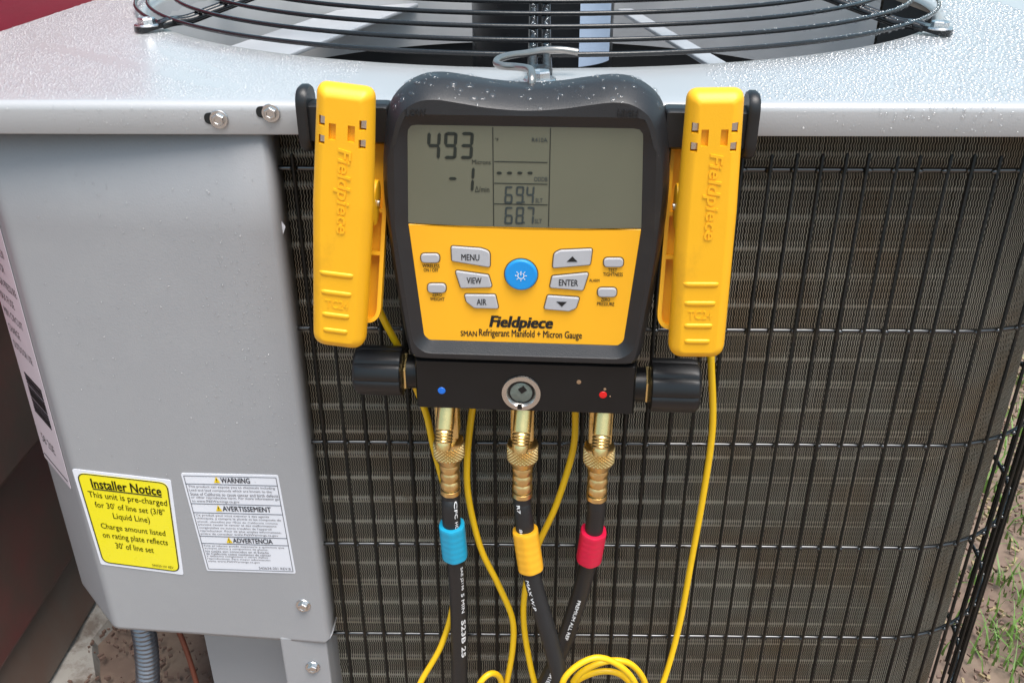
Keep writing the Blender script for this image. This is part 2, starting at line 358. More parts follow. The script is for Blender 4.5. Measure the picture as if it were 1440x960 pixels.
def blades(name, clumps, per, mat_, label, hmin, hmax):
    V = []; Q = []
    for cx, cy, sp in clumps:
        for i in range(per):
            x, y = cx+random.gauss(0, sp), cy+random.gauss(0, sp); a = random.uniform(0, 6.28); h = random.uniform(hmin, hmax); ln = random.uniform(.2, .9)*h; w_ = random.uniform(.0012, .0026)
            b = len(V); px_, py_ = -math.sin(a)*w_, math.cos(a)*w_
            for s in (0, .4, .75, 1.0):
                d = ln*s*s; ww = 1-.92*s; V += [(x+math.cos(a)*d-px_*ww, y+math.sin(a)*d-py_*ww, h*s*(1-.25*s)), (x+math.cos(a)*d+px_*ww, y+math.sin(a)*d+py_*ww, h*s*(1-.25*s))]
            Q += [(b+2*q, b+2*q+1, b+2*q+3, b+2*q+2) for q in range(3)]
    return tag(fast_mesh(name, np.array(V), np.array(Q), mat_), label, 'grass', kind='stuff')
cl = [(random.uniform(.6, 1.7), random.uniform(.0, 2.4), random.uniform(.02, .07)) for i in range(240)]
cl += [(random.uniform(-1.3, 1.6), random.uniform(-3.0, -.7), random.uniform(.04, .10)) for i in range(110)]
cl += [(.80, .42, .03), (.74, .40, .02), (.86, .66, .04), (.95, .8, .05), (.72, .25, .02), (.84, .55, .02)]
blades('grass', cl, 26, MT['grass'], 'sparse green grass tufts on the soil at right', .02, .07)

# ================================================================== CONDENSER UNIT
unit = empty('condenser_unit', loc=(0.02, .56, .05))
tag(unit, 'grey outdoor condenser unit with wire grille, finned coil and rain-beaded top', 'air conditioner')
UO = np.array([.02, .56, .05])
def up(o):                                        # parent a world-built part to the unit
    o.parent = unit; o.matrix_parent_inverse = Matrix.Translation(-Vector(UO)); return o
TOP = .80; CX, CY, CR = .02, .585, .466
X0, X1, Y0, Y1 = -.517, .640, 0.0, 1.22
# top cover: rectangle with rounded corners, big round opening, folded lip
rect = rpoly([(X0, Y0), (X1, Y0), (X1, Y1), (X0, Y1)], .05, 10); NC = 256
rect = np.concatenate([np.linspace(rect[i], rect[(i+1) % len(rect)], 24, endpoint=False) if np.linalg.norm(rect[i]-rect[(i+1) % len(rect)]) > .1 else rect[i:i+1] for i in range(len(rect))])
def circ(r): d = rect-np.array([CX, CY]); d /= np.linalg.norm(d, axis=1)[:, None]; return np.array([CX, CY])+d*r
def lay(P, zz): return np.c_[P, np.full(len(P), zz)]
BR = .0062; LIP = .777
L = [lay(circ(CR-.006), TOP-.03), lay(circ(CR-.0055), TOP-.008), lay(circ(CR-.004), TOP-.003), lay(circ(CR), TOP), ]
for s in (.12, .35, .6, .85): L.append(lay(circ(CR)*(1-s)+inset(rect, BR)*s, TOP))
for i in range(7):
    t = i/6*math.pi/2; L.append(lay(inset(rect, BR*(1-math.sin(t))), TOP-BR*(1-math.cos(t))))
L += [lay(rect, LIP+.001), lay(inset(rect, .0006), LIP), lay(inset(rect, .004), LIP+.0005), lay(inset(rect, .0045), LIP+.012)]
n = len(rect); V = np.concatenate(L); F = [(i*n+k, i*n+(k+1) % n, (i+1)*n+(k+1) % n, (i+1)*n+k) for i in range(len(L)-1) for k in range(n)]
cover = up(mesh_obj('top_cover', V, F, MT['cover'], ang=50))
def hex_screw(name, p, ax, r, parent, wv=None):
    ax = np.array(ax, float); ax /= np.linalg.norm(ax); m = MB()
    m.lathe([(r*1.35, 0), (r*1.38, r*.10), (r*1.3, r*.24)], p, ax, 24)
    m.lathe([(r*.95, r*.2), (r*.95, r*.72), (r*.85, r*.85), (r*.55, r*.86), (r*.5, r*.74)], p, ax, 6)
    o = m.build(name, MT['screw'], ang=30); up(o)
    o.parent = parent; o.matrix_parent_inverse = Matrix(); return o
for x, y in ((308, 168), (381, 159)):
    p = atY(x, y, -.001); hex_screw('cover_screw', p, (0, -1, 0), .0048, cover)
    s = MB(); s.rings([(rpoly([(p[0]-.0105, p[2]-.0035), (p[0]-.0015, p[2]-.0035), (p[0]-.0015, p[2]+.0045), (p[0]-.0105, p[2]+.0045)], .004, 5), .0004), (rpoly([(p[0]-.0105, p[2]-.0035), (p[0]-.0015, p[2]-.0035), (p[0]-.0015, p[2]+.0045), (p[0]-.0105, p[2]+.0045)], .004, 5), .0007)])
    o = up(s.build('screw_slot', MT['dark'])); o.parent = cover; o.matrix_parent_inverse = Matrix()
# shroud below the opening; black floor and liner stand in for shade inside
m = MB(); m.lathe([(CR-.004, -.012), (CR-.012, -.05), (CR-.016, -.09), (CR-.016, -.135)], (CX, CY, TOP), (0, 0, 1), 96, caps=False)
up(m.build('shroud', MT['inner']))
m = MB(); m.lathe([(.001, 0), (CR+.01, 0.0)], (CX, CY, .50), (0, 0, 1), 48, caps=False); up(m.build('shade_floor', MT['dark']))
m = MB(); m.lathe([(CR-.008, -.136), (CR-.004, -.29)], (CX, CY, TOP), (0, 0, 1), 64, caps=False); up(m.build('shade_liner', MT['dark']))
m = MB(); m.lathe([(.02, -.20), (.086, -.20), (.090, -.19), (.090, .0), (.088, .008), (.05, .014), (.0, .014)], (CX+.005, CY, .82), (0, 0, 1), 40)
motor = up(m.build('fan_motor', MT['motor']))
# paper label wrapped on the motor
V = []; F = []; nn = 10
for i in range(nn+1):
    t = R(-62+i*38/nn)
    for zz in (.725, .812): V.append((CX+.005+.0908*math.cos(t), CY+.0908*math.sin(t), zz))
F = [(2*i, 2*i+2, 2*i+3, 2*i+1) for i in range(nn)]
o = up(mesh_obj('motor_label', V, F, MT['sticker_b'])); o.parent = motor; o.matrix_parent_inverse = Matrix()
# fan blades
def blade(a0):
    V = []; nr, nc = 8, 10; a0 = R(a0)
    for side in (0, 1):
        for i in range(nr+1):
            r = .08+(.43-.08)*i/nr; ch = R(30+42*i/nr)
            for j in range(nc+1):
                s = j/nc-.5; a = a0+s*ch+.25*(i/nr); zz = .585+s*.075-.015*(4*s*s)+side*-.0018
                V.append((CX+r*math.cos(a), CY+r*math.sin(a), zz))
    st = nc+1; n1 = (nr+1)*st; F = [(i*st+j, i*st+j+1, (i+1)*st+j+1, (i+1)*st+j) for i in range(nr) for j in range(nc)]
    F += [tuple(n1+q for q in f[::-1]) for f in F]
    up(mesh_obj('fan_blade', V, F, MT['blade'], ang=60))
for a in (150, 30, 270): blade(a)
for (p, q, wd) in (((-.225, 1.0, .734), (-.345, .53, .734), .10), ((.165, .93, .734), (.236, .44, .736), .024)):
    p, q = np.array(p), np.array(q); d = q-p; d /= np.linalg.norm(d); sd_ = np.cross(d, (0, 0, 1)); sd_ /= np.linalg.norm(sd_); n_ = np.cross(sd_, d); m = MB()
    sec = rpoly([(-wd/2, -.006), (wd/2, -.006), (wd/2, 0), (-wd/2, 0)], .002, 3)
    V = [c_+sd_*a_+n_*b_ for c_ in (p, q) for a_, b_ in sec]; n = len(sec)
    m.add(V, [tuple(range(n)), tuple(range(n, 2*n))]+[(i, (i+1) % n, n+(i+1) % n, n+i) for i in range(n)]); up(m.build('fan_blade', MT['blade'], ang=40))
# fan guard: arms with bolts, ring wires
RG = [(.463-.027*i, .810+.0066*i) for i in range(13)]
def guard_z(r): return float(np.interp(r, [q[0] for q in RG][::-1], [q[1] for q in RG][::-1]))
for kx in range(7):
    a = R(-90.8+kx*360/7); ex = .056 if kx == 0 else 0.0; dr = np.array([math.cos(a), math.sin(a), 0]); pr = np.array([-math.sin(a), math.cos(a), 0]); c0 = np.array([CX, CY, 0]); m = MB()
    for s in (-1, 1):
        P = [c0+dr*(.474+ex)+pr*s*.0050+np.array([0, 0, TOP+.006]), c0+dr*(.462+ex)+pr*s*.0056+np.array([0, 0, TOP+.008])]
        P += [c0+dr*r+pr*s*.0056+np.array([0, 0, guard_z(min(r, .463))-.0058]) for r in (.445, .42, .37, .3, .22, .1)]
        m.tube(spline(P, 5), .0040, 8)
    prof = rpoly([(-.0095, -.012), (.0095, -.012), (.0075, .03), (-.0075, .03)], .007, 5)
    base = c0+dr*(.487+ex)+np.array([0, 0, TOP+.0012])
    V = [base+pr*p[0]-dr*p[1]+np.array([0, 0, h+.2*max(p[1], 0)]) for h in (0, .005) for p in prof]; n = len(prof)
    m.add(V, [tuple(range(n)), tuple(range(n, 2*n))]+[(i, (i+1) % n, n+(i+1) % n, n+i) for i in range(n)])
    arm = up(m.build('guard_arm', MT['black_wire'], ang=50))
    hex_screw('guard_bolt', base+np.array([0, 0, .005]), (0, 0, 1), .0088, arm)
for i, (r, zz) in enumerate(RG):
    t = np.linspace(0, 2*math.pi, 180, endpoint=False); m = MB()
    m.tube(np.c_[CX+r*np.cos(t), CY+r*np.sin(t), np.full(180, zz)], .0021, 8, closed=True); up(m.build('guard_ring', MT['black_wire'], ang=80))
t = np.linspace(R(-142), R(-322), 90); m = MB(); m.tube(np.c_[CX+.476*np.cos(t), CY+.476*np.sin(t), np.full(90, .8085)], .0021, 8); up(m.build('guard_ring', MT['black_wire'], ang=80))

# coil: path along the front, round the corner, back along the right side
def path(off, s0=-.19, ds=.002, s1=1.1):          # off: distance from guard line (y=.02) inwards
    xe, yc, rg = .355, .17, .15; out = []; s = s0
    la = xe-s0; r = rg-off; lc = r*math.pi/2; s = 0
    while s < la+lc+.45:
        if s < la: out.append((s0+s, .02+off, 1, 0))
        elif s < la+lc: a = (s-la)/r; out.append((xe+r*math.sin(a), yc-r*math.cos(a), math.cos(a), math.sin(a)))
        else: out.append((xe+r, yc+(s-la-lc), 0, 1))
        s += ds
    return np.array(out)
pp = path(.026, s0=-.192, ds=.0021); nf = len(pp)
zs = np.arange(.10, .795, .0028); nz = len(zs); zig = np.where(np.arange(nz) % 2 == 0, .00045, -.00045)
jit = RNG.normal(0, .00012, nf); hw = .00020
T = pp[:, 2:4]; Nn = np.c_[T[:, 1], -T[:, 0]]       # outward normal
cols = [(-hw, -.017), (-hw, 0), (hw, 0), (hw, -.017)]
V = np.zeros((nf, nz, 4, 3), np.float32)
wob = .0004*np.sin(zs[None, :]*23+np.arange(nf)[:, None]*.05)
bent = np.zeros((nf, nz))
for _ in range(150):
    i0 = RNG.integers(0, nf); z0 = RNG.uniform(.15, .78); ri = RNG.uniform(1.5, 7); rz = RNG.uniform(.003, .016)
    bent += RNG.normal(0, .0009)*np.exp(-((np.arange(nf)[:, None]-i0)/ri)**2-((zs[None, :]-z0)/rz)**2)
for c, (a, b) in enumerate(cols):
    q = bent+ zig[None, :]+jit[:, None]+a+wob*.5
    V[:, :, c, 0] = pp[:, 0][:, None]+T[:, 0][:, None]*q+Nn[:, 0][:, None]*(b+wob)
    V[:, :, c, 1] = pp[:, 1][:, None]+T[:, 1][:, None]*q+Nn[:, 1][:, None]*(b+wob)
    V[:, :, c, 2] = zs[None, :]
idx = np.arange(nf*nz*4).reshape(nf, nz, 4)
Q = np.concatenate([np.stack([idx[:, :-1, c], idx[:, :-1, c+1], idx[:, 1:, c+1], idx[:, 1:, c]], -1).reshape(-1, 4) for c in range(3)])
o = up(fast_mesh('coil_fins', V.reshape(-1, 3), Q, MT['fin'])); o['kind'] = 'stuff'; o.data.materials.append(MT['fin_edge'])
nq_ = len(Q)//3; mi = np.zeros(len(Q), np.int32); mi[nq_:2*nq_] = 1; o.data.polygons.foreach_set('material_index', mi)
tp = path(.026+.0068, s0=-.192, ds=.02)
zt = .19; tube_me = None
while zt < .79:
    if tube_me is None:
        m = MB(); m.tube(np.c_[tp[:, :2], np.zeros(len(tp))], .0043, 8); o = up(m.build('coil_tube', MT['tube'], ang=80)); tube_me = o.data
    else:
        o = bpy.data.objects.new('coil_tube', tube_me); COL.objects.link(o); up(o)
    o.location = (0, 0, zt); zt += .0254
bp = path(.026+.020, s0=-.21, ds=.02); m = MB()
m.add([(x, y, z_) for z_ in (.10, .795) for x, y, *_ in bp], [(i, i+1, len(bp)+i+1, len(bp)+i) for i in range(len(bp)-1)]); up(m.build('coil_shade_backing', MT['dark'], ang=80))  # black sheet standing in for shade behind the fins
# coil end plate and corner behind the control panel
m = MB(); m.box((-.205, .075, .46), (.022, .07, .66)); up(m.build('coil_end_plate', MT['dark'], smooth=False))
# guard wires
gp = path(0.0, s0=-.170, ds=.01855); vw = None
for i, (x, y, tx, ty) in enumerate(gp[:46]):
    if vw is None:
        m = MB(); m.tube([(0, 0, .11), (0, 0, .757), (0, 0, .7585)], [.00155, .00155, .0007], 8); o = up(m.build('vertical_wire', MT['guard_wire'], ang=60)); vw = o.data
    else: o = bpy.data.objects.new('vertical_wire', vw); COL.objects.link(o); up(o)
    o.location = (x+random.uniform(-.0006, .0006), y+random.uniform(-.0005, .0005), random.uniform(-.0015, .001)); o.rotation_euler = (0, random.gauss(0, .0016), 0)
hp = path(.0034, s0=-.187, ds=.008)
for zz in (.7457, .6120, .5011, .3884, .2761, .164):
    m = MB(); m.tube(np.c_[hp[:, :2], np.full(len(hp), zz)], .0020, 10)
    for (x, y, tx, ty) in gp[:46]: m.lathe([(.0004, -.0030), (.0022, -.0018), (.0027, 0), (.0022, .0018), (.0004, .0030)], (x+ty*-.0017, y+tx*.0017, zz+random.uniform(-.0005, .0005)), (tx, ty, 0), 8)
    up(m.build('horizontal_wire', MT['wet_wire'], ang=80))

# control panel: front sheet, folded corner on the left
PXR, PXL, PYL = -.182, -.398, .022; PB = .281
def prof_panel():
    P = [(PXR, .034), (PXR, .013), (PXR-.0016, .0072), (PXR-.006, .0050)]
    a = np.array([PXR, .005]); b = np.array([PXL, PYL]); c = np.array([PXL-.062, PYL+.066]); d = np.array([PXL-.066, PYL+.24])
    P += [tuple(a+(b-a)*t) for t in (.2, .5, .8)]
    P += [tuple(v) for v in rpoly([a, b, c, d], [0, .018, .02, 0], 8)[9:27]]
    P += [tuple(d)]
    return np.array(P)
PP = prof_panel(); n = len(PP); V = []; rows = []
for zz in (PB, PB+.003, .30, .5, .7, .785): rows.append(np.c_[PP, np.full(n, zz)])
rows[0][:, 2] = PB; V = np.concatenate(rows)
# round the bottom corners
V[0, 2] += .006; V[1, 2] += .006; V[2, 2] += .004; V[n-1, 2] += .03
F = [(r_*n+k, r_*n+k+1, (r_+1)*n+k+1, (r_+1)*n+k) for r_ in range(len(rows)-1) for k in range(n-1)]
panel = mesh_obj('control_panel', V, F, MT['panel'], ang=50); up(panel)
so = panel.modifiers.new('thickness', 'SOLIDIFY'); so.thickness = .0012; so.offset = -1 
U_ = np.array([PXR-PXL, .005-PYL, 0]); U_ /= np.linalg.norm(U_); W_ = np.array([U_[1], -U_[0], 0]); W_ /= np.linalg.norm(W_)
if W_[1] > 0: W_ = -W_
PF = Frame((PXR, .005, .40), U_, (0, 0, 1), W_)
def on_panel(u, v, w=0): return PF.o+PF.U*u+PF.V*v+PF.W*w
hex_screw('panel_screw', on_panel(*PF.px(427, 850), 0.0003), W_, .0052, panel)
# small white tag peeping out at the panel's edge
m = MB(); P = rpoly([(-.200, .7135), (-.186, .7135), (-.1795, .703), (-.1845, .6905), (-.200, .6905)], .001, 2); m.rings([(P, -.014), (P, -.0135)]); up(m.build('paper_tag', MT['sticker_w'], smooth=False))
# lower post, recessed base panel, base pan
m = MB(); m.box((-.2095, .030, .165), (.045, .044, .24)); o = up(m.build('base_post', MT['panel'], smooth=False)); bv = o.modifiers.new('edge', 'BEVEL'); bv.width = .002; bv.segments = 2; post = o
p = atY(440, 937, .0075); hex_screw('post_screw', p, (0, -1, 0), .0052, post)
m = MB(); m.add([(-.235, .075, .05), (-.235, .075, .34), (-.345, .095, .34), (-.345, .095, .05), (-.350, .30, .34), (-.350, .30, .05)], [(0, 1, 2, 3), (3, 2, 4, 5)]); up(m.build('base_panel', MT['panel'], smooth=False))
m = MB(); P = rpoly([(-.34, .09), (.46, .09), (.47, 1.05), (-.34, 1.05)], .1, 8); V = [(x, y, zz) for zz in (.03, .10) for x, y in P]; n = len(P)
m.add(V, [tuple(range(n)), tuple(range(n, 2*n))]+[(i, (i+1) % n, n+(i+1) % n, n+i) for i in range(n)]); up(m.build('base_pan', MT['panel']))
# stickers on the panel
def sticker(name, corners, mat_, r, w=.0006):
    P = [PF.px(x, y, w) for x, y in corners]; m = MB(); Q = rpoly(P, r, 5); m.rings([(Q, 0), (Q, w)])
    o = m.build(name, mat_, smooth=False); o.matrix_world = PF.mat(); o.parent = unit; o.matrix_parent_inverse = Matrix.Translation(-Vector(UO)); return o, P
def bil(P, s, t):                                  # s right, t down on the sticker
    a = np.array(P[0])*(1-s)+np.array(P[1])*s; b = np.array(P[3])*(1-s)+np.array(P[2])*s; return a*(1-t)+b*t
def st_text(body, mat_, par, P, s0, t0, s1, t1, **k):
    o = text('lettering', body, mat_, par, (s0, 1-t1, s1, 1-t0), xf=lambda V: np.array([(*(lambda q: (q[0], -.0011, q[1]))(bil(P, v[0], 1-v[1])),) for v in V]), **k); return o
def st_poly(name, pts, mat_, par, P, w=.0009):
    m = MB(); Q = np.array([bil(P, *q) for q in pts]); m.rings([(Q, w-.0002), (Q, w)]); return m.build(name, mat_, par, smooth=False)
def st_frame(par, P, s0, t0, s1, t1, d, mat_, r=.0, w=.0009):
    A = rpoly([bil(P, s0, t0), bil(P, s1, t0), bil(P, s1, t1), bil(P, s0, t1)], max(r, .0005), 6); m = MB(); B = inset(A, d); n = len(A)
    V = np.concatenate([np.c_[A[:, 0], np.full(n, -w), A[:, 1]], np.c_[B[:, 0], np.full(n, -w), B[:, 1]]])
    m.add(V, [(i, (i+1) % n, n+(i+1) % n, n+i) for i in range(n)]); return m.build('printed_border', mat_, par, smooth=False)
ys, P = sticker('notice_sticker', [(101, 659), (240, 675), (258, 808), (142, 793)], MT['sticker_w'], .002)
A = rpoly([bil(P, .035, .028), bil(P, .965, .028), bil(P, .965, .972), bil(P, .035, .972)], .008, 6); m = MB(); m.rings([(A, .0005), (A, .0008)]); m.build('yellow_field', MT['sticker_y'], ys, smooth=False)
st_frame(ys, P, .035, .028, .965, .972, .0011, MT['print_olive'], .008, .0010)
st_text('Installer Notice', MT['print_olive'], ys, P, .165, .075, .885, .165, bold=.022)
st_poly('underline', [(.165, .172), (.885, .172), (.885, .183), (.165, .183)], MT['print_olive'], ys, P, .0011)
for s0, s1, t0, t1, b in ((.10, .93, .205, .285, 'This unit is pre-charged'), (.14, .89, .305, .385, "for 30' of line set (3/8\""), (.31, .71, .405, .485, 'Liquid Line)'), (.14, .86, .53, .605, 'Charge amount listed'), (.13, .87, .625, .705, 'on rating plate reflects'), (.25, .69, .725, .79, "30' of line set")):
    st_text(b, MT['print_olive'], ys, P, s0, t0, s1, t1, bold=.002)
st_text('544320-101 REV.', MT['print_olive'], ys, P, .64, .915, .90, .942)
ws, P = sticker('warning_sticker', [(254, 665), (391, 668), (416, 806), (291, 802)], MT['sticker_w'], .002)
st_frame(ws, P, .022, .02, .978, .98, .0006, MT['print_soft'], .0005)
for t0 in (.098, .293, .383, .625, .700):
    st_poly('rule_line', [(.022, t0), (.978, t0), (.978, t0+.0055), (.022, t0+.0055)], MT['print_soft'], ws, P)
def warn_tri(s, t, d):
    st_poly('warning_triangle', [(s, t+d*1.0), (s+d*1.1, t+d), (s+d*.55, t)], MT['warn'], ws, P, .0011)
    st_text('!', MT['ink'], ws, P, s+d*.48, t+d*.28, s+d*.62, t+d*.92, bold=.02)
for s, t0, s1, b in ((.40, .032, .70, 'WARNING'), (.35, .312, .86, 'AVERTISSEMENT'), (.38, .638, .81, 'ADVERTENCIA')):
    st_text(b, MT['print_soft'], ws, P, s, t0, s1, t0+.05, bold=.02); warn_tri(s-.075, t0-.008, .06)
def para(lines, t0, t1, widths):
    h = (t1-t0)/len(lines)
    for i, (b, w_) in enumerate(zip(lines, widths)): st_text(b, MT['print_soft'], ws, P, .045, t0+i*h+h*.10, .045+w_, t0+i*h+h*.93)
para(['This product can expose you to chemicals including', 'Lead and lead compounds which are known to the', 'State of California to cause cancer and birth defects', 'or other reproductive harm. For more information go', 'to www.P65Warnings.ca.gov'], .108, .287, [.90, .86, .92, .92, .50])
para(['Ce produit peut vous exposer à des agents', 'chimiques, y compris le plomb et les composés de', 'plomb, identifiés par l\'État de Californie comme', 'pouvant causer le cancer et des malformations', 'congénitales ou autres troubles de l\'appareil', 'reproducteur. Pour de plus amples informations,', 'prière de consulter www.P65Warnings.ca.gov'], .395, .618, [.78, .90, .86, .84, .78, .88, .84])
para(['Este producto puede exponerle a químicos que', 'incluyen plomo y compuestos de plomo,', 'los cuales son conocidos en el Estado', 'de California como causantes de cáncer', 'y defectos congénitos u otros daños', 'reproductivos. Para mayor información', 'visite www.P65Warnings.ca.gov'], .712, .905, [.88, .70, .70, .72, .68, .70, .58])
st_text('543634-201 REV.B', MT['print_soft'], ws, P, .60, .935, .955, .962)
# rating label on the folded corner (barcode bars and print)
CU = np.array([-.062, .066, 0]); CU = -CU/np.linalg.norm(CU); CW = np.array([-.066, -.062, 0]); CW /= np.linalg.norm(CW)
CF = Frame((PXL-.031, PYL+.033, .50), CU, (0, 0, 1), CW)
m = MB(); Q = rpoly([(-.042, .22), (.028, .22), (.028, -.060), (-.042, -.060)], .002, 3); m.rings([(Q, .0005), (Q, .0010)])
rl = m.build('rating_label', MT['pinkwhite'], smooth=False); rl.matrix_world = CF.mat(); rl.parent = unit; rl.matrix_parent_inverse = Matrix.Translation(-Vector(UO))
m = MB(); v = .040
while v > .0:
    h = random.choice((.0008, .0014, .0022)); m.box((-.004, -.0012, v), (.044, .0004, h)); v -= h+random.choice((.0008, .0012))
m.build('barcode_bars', MT['ink'], rl, smooth=False)
for i in range(9): text('lettering', ['MODEL', 'SERIAL', 'VOLTS 208/230', 'FAN MOTOR', 'DESIGN PRESSURE', 'MAX FUSE', 'MIN CIRCUIT', 'CHARGE', 'OUTDOOR USE'][i], MT['ink'], rl, (-.036, .195-i*.0165, -.036+[.03, .03, .052, .04, .058, .04, .05, .03, .05][i], .203-i*.0165), w=.0011)
text('lettering', '58 20E', MT['ink'], rl, (-.03, -.035, .005, -.025), w=.0011)
m = MB(); m.box((-.007, -.0012, -.053), (.062, .0004, .0006)); m.build('rule_line', MT['ink'], rl, smooth=False)

# flexible conduit and the orange wire beside it
def corr(P, r, amp, pitch):
    P = spline(P, 40); d = np.r_[0, np.cumsum(np.linalg.norm(np.diff(P, axis=0), axis=1))]; s = np.arange(0, d[-1], pitch/6)
    Q = np.c_[[np.interp(s, d, P[:, i]) for i in range(3)]].T; rr = r+amp*np.sin(2*math.pi*s/pitch); return Q, rr
m = MB(); Q, rr = corr([(-.402, .080, .33), (-.402, .080, .22), (-.412, .080, .14), (-.430, .075, .04), (-.445, .07, -.03)], .0118, .0011, .0062); m.tube(Q, rr, 16)
tag(m.build('flexible_conduit', MT['conduit'], ang=80), 'ribbed grey metal conduit dropping from beneath the panel to the soil', 'conduit')
m = MB(); m.tube(spline([(-.388, .11, .31), (-.383, .11, .22), (-.372, .105, .15), (-.36, .09, .05), (-.352, .08, -.02)], 8), .0030, 8)
tag(m.build('orange_wire', MT['pipe'], ang=80), 'thin rust-orange wire hanging beside the ribbed conduit', 'wire')

# ================================================================== MANIFOLD GAUGE
GY = R(-3.0); GU = np.array([math.cos(GY), math.sin(GY), 0]); GW = np.array([math.sin(GY), -math.cos(GY), 0])
GF = Frame((.001, -.052, .72), GU, (0, 0, 1), GW)
gauge = empty('manifold_gauge', GF.mat())
tag(gauge, 'yellow and black digital manifold gauge hanging from the grille by a wire hook', 'gauge')
def gp_(x, y, w=-.005): return GF.px(x, y, w)
half = [(0, .0975), (.022, .0988), (.040, .1015), (.056, .1035), (.070, .1022), (.083, .0955), (.0915, .0850), (.0955, .066), (.0985, .035), (.0975, 0), (.0950, -.035), (.0915, -.067), (.0885, -.090), (.0850, -.0985), (.077, -.1020), (.05, -.1025), (.02, -.1025)]
outl = np.array(half+[(-x, y) for x, y in half[::-1] if x > 0]); outl = spline(outl, 6, True)
openp = rpoly([(-.0770, .0752), (.0770, .0752), (.0800, .006), (.0725, -.0800), (.0690, -.0835), (-.0690, -.0835), (-.0725, -.0800), (-.0800, .006)], [.006, .006, .02, .006, .004, .004, .006, .02], 6)
NP = 200; cc = (0, -.005)
def op(d): return polar(inset(openp, -d), NP, cc)
def ou(d): return polar(inset(outl, d), NP, cc)
topf = np.clip((ou(0)[:, 1]-.055)/.035, 0, 1)[:, None]
def os_(a, b): return ou(a)*(1-topf)+ou(b)*topf
L = [(ou(.010), -.044), (ou(.003), -.0435), (ou(.0006), -.040), (ou(0), -.034), (ou(0), -.024), (os_(.0005, .0010), -.018), (os_(.0016, .0036), -.012), (os_(.0032, .0064), -.0062), (os_(.0052, .0090), -.0020), (os_(.0066, .0104), -.0004)]
# flat front frame, then ramp in to the plate
fr = polar(inset(openp, -.0085), NP, cc)
fo_ = os_(.0080, .0120); far = np.linalg.norm(fo_-cc, axis=1) < np.linalg.norm(fr-cc, axis=1)
fr2 = np.where(far[:, None], np.array(cc)+(fo_-cc)*.985, fr)
L += [(fr2, 0.0), (polar(inset(openp, -.0068), NP, cc)*.5+fr2*.5, -.0008), (op(.0012), -.0052), (op(.0), -.0062), (op(-.004), -.0066)]
m = MB(); m.rings(L, cap0=True, cap1=False); housing = m.build('housing', MT['rubber'], gauge, ang=28)
HV, HF = m.verts(), m.F
for bx, b in (((566, 151, 601, 161), 'LOW'), ((862, 152, 898, 163), 'HIGH')):
    a = gp_(bx[0]+6, bx[3]); c = gp_(bx[2]-1, bx[1]); text('embossed_lettering', b, MT['rubber_flat'], housing, (a[0], a[1], c[0], c[1]), w=-.0010, ext=.0018, bold=.012)
# face plate and LCD
lp = rpoly([(-.0775, .0757), (.0775, .0757), (.0806, .0068), (.045, .0055), (0, .0050), (-.045, .0055), (-.0806, .0068)], [.006, .006, .0005, .02, .02, .02, .0005], 5)
m = MB(); m.rings([(lp, -.0090), (lp, -.0064), (inset(lp, .0004), -.0060)]); lcd = m.build('lcd_screen', MT['lcd'], gauge, ang=20)
pl = rpoly([(-.0803, .0062), (-.045, .0049), (0, .0044), (.045, .0049), (.0803, .0062), (.0733, -.0802), (.0693, -.0840), (-.0693, -.0840), (-.0733, -.0802)], [.0005, .02, .02, .02, .0005, .006, .004, .004, .006], 5)
m = MB(); m.rings([(pl, -.0090), (pl, -.0062), (inset(pl, .0004), -.0057)]); plate = m.build('faceplate', MT['plate'], gauge, ang=20)
WL = -.0058
def seg_digit(mb, ch, box, th, slant=.08):
    u0, v0, u1, v1 = box; W = u1-u0; H = v1-v0; mid = H/2; g = th*.12
    def pt(x, y): return (u0+x+slant*y, v0+y)
    def bar_h(y, a=0, b=W): return [(a+g+th*.25, y), (a+g+th*.8, y+th/2), (b-g-th*.8, y+th/2), (b-g-th*.25, y), (b-g-th*.8, y-th/2), (a+g+th*.8, y-th/2)]
    def bar_v(x, y0, y1): return [(x, y0+g), (x+th/2, y0+g+th*.6), (x+th/2, y1-g-th*.6), (x, y1-g), (x-th/2, y1-g-th*.6), (x-th/2, y0+g+th*.6)]
    SG = {'a': bar_h(H-th/2), 'g': bar_h(mid), 'd': bar_h(th/2), 'f': bar_v(th/2, mid, H), 'b': bar_v(W-th/2, mid, H), 'e': bar_v(th/2, 0, mid), 'c': bar_v(W-th/2, 0, mid)}
    for s in {'0': 'abcdef', '1': 'bc', '3': 'abgcd', '4': 'fgbc', '6': 'afgecd', '7': 'abc', '8': 'abcdefg', '9': 'abfgcd', '-': 'g'}[ch]:
        P = np.array([pt(*q) for q in SG[s]]); mb.rings([(P, WL), (P, WL+.0002)], cap0=False)
def pxbox(x0, y0, x1, y1, w=-.006): a = gp_(x0, y1, w); c = gp_(x1, y0, w); return (a[0], a[1], c[0], c[1])
for ch, x0, x1 in (('4', 600, 617), ('9', 623.5, 640.5), ('3', 646, 663.5)):
    m = MB(); seg_digit(m, ch, pxbox(x0, 186, x1, 223.5), .0021); m.build('digit', MT['seg'], lcd, smooth=False)
m = MB(); seg_digit(m, '-', pxbox(629, 236, 642, 266), .0019); m.build('digit', MT['seg'], lcd, smooth=False)
m = MB(); seg_digit(m, '1', pxbox(649, 235, 665, 269), .0019); m.build('digit', MT['seg'], lcd, smooth=False)
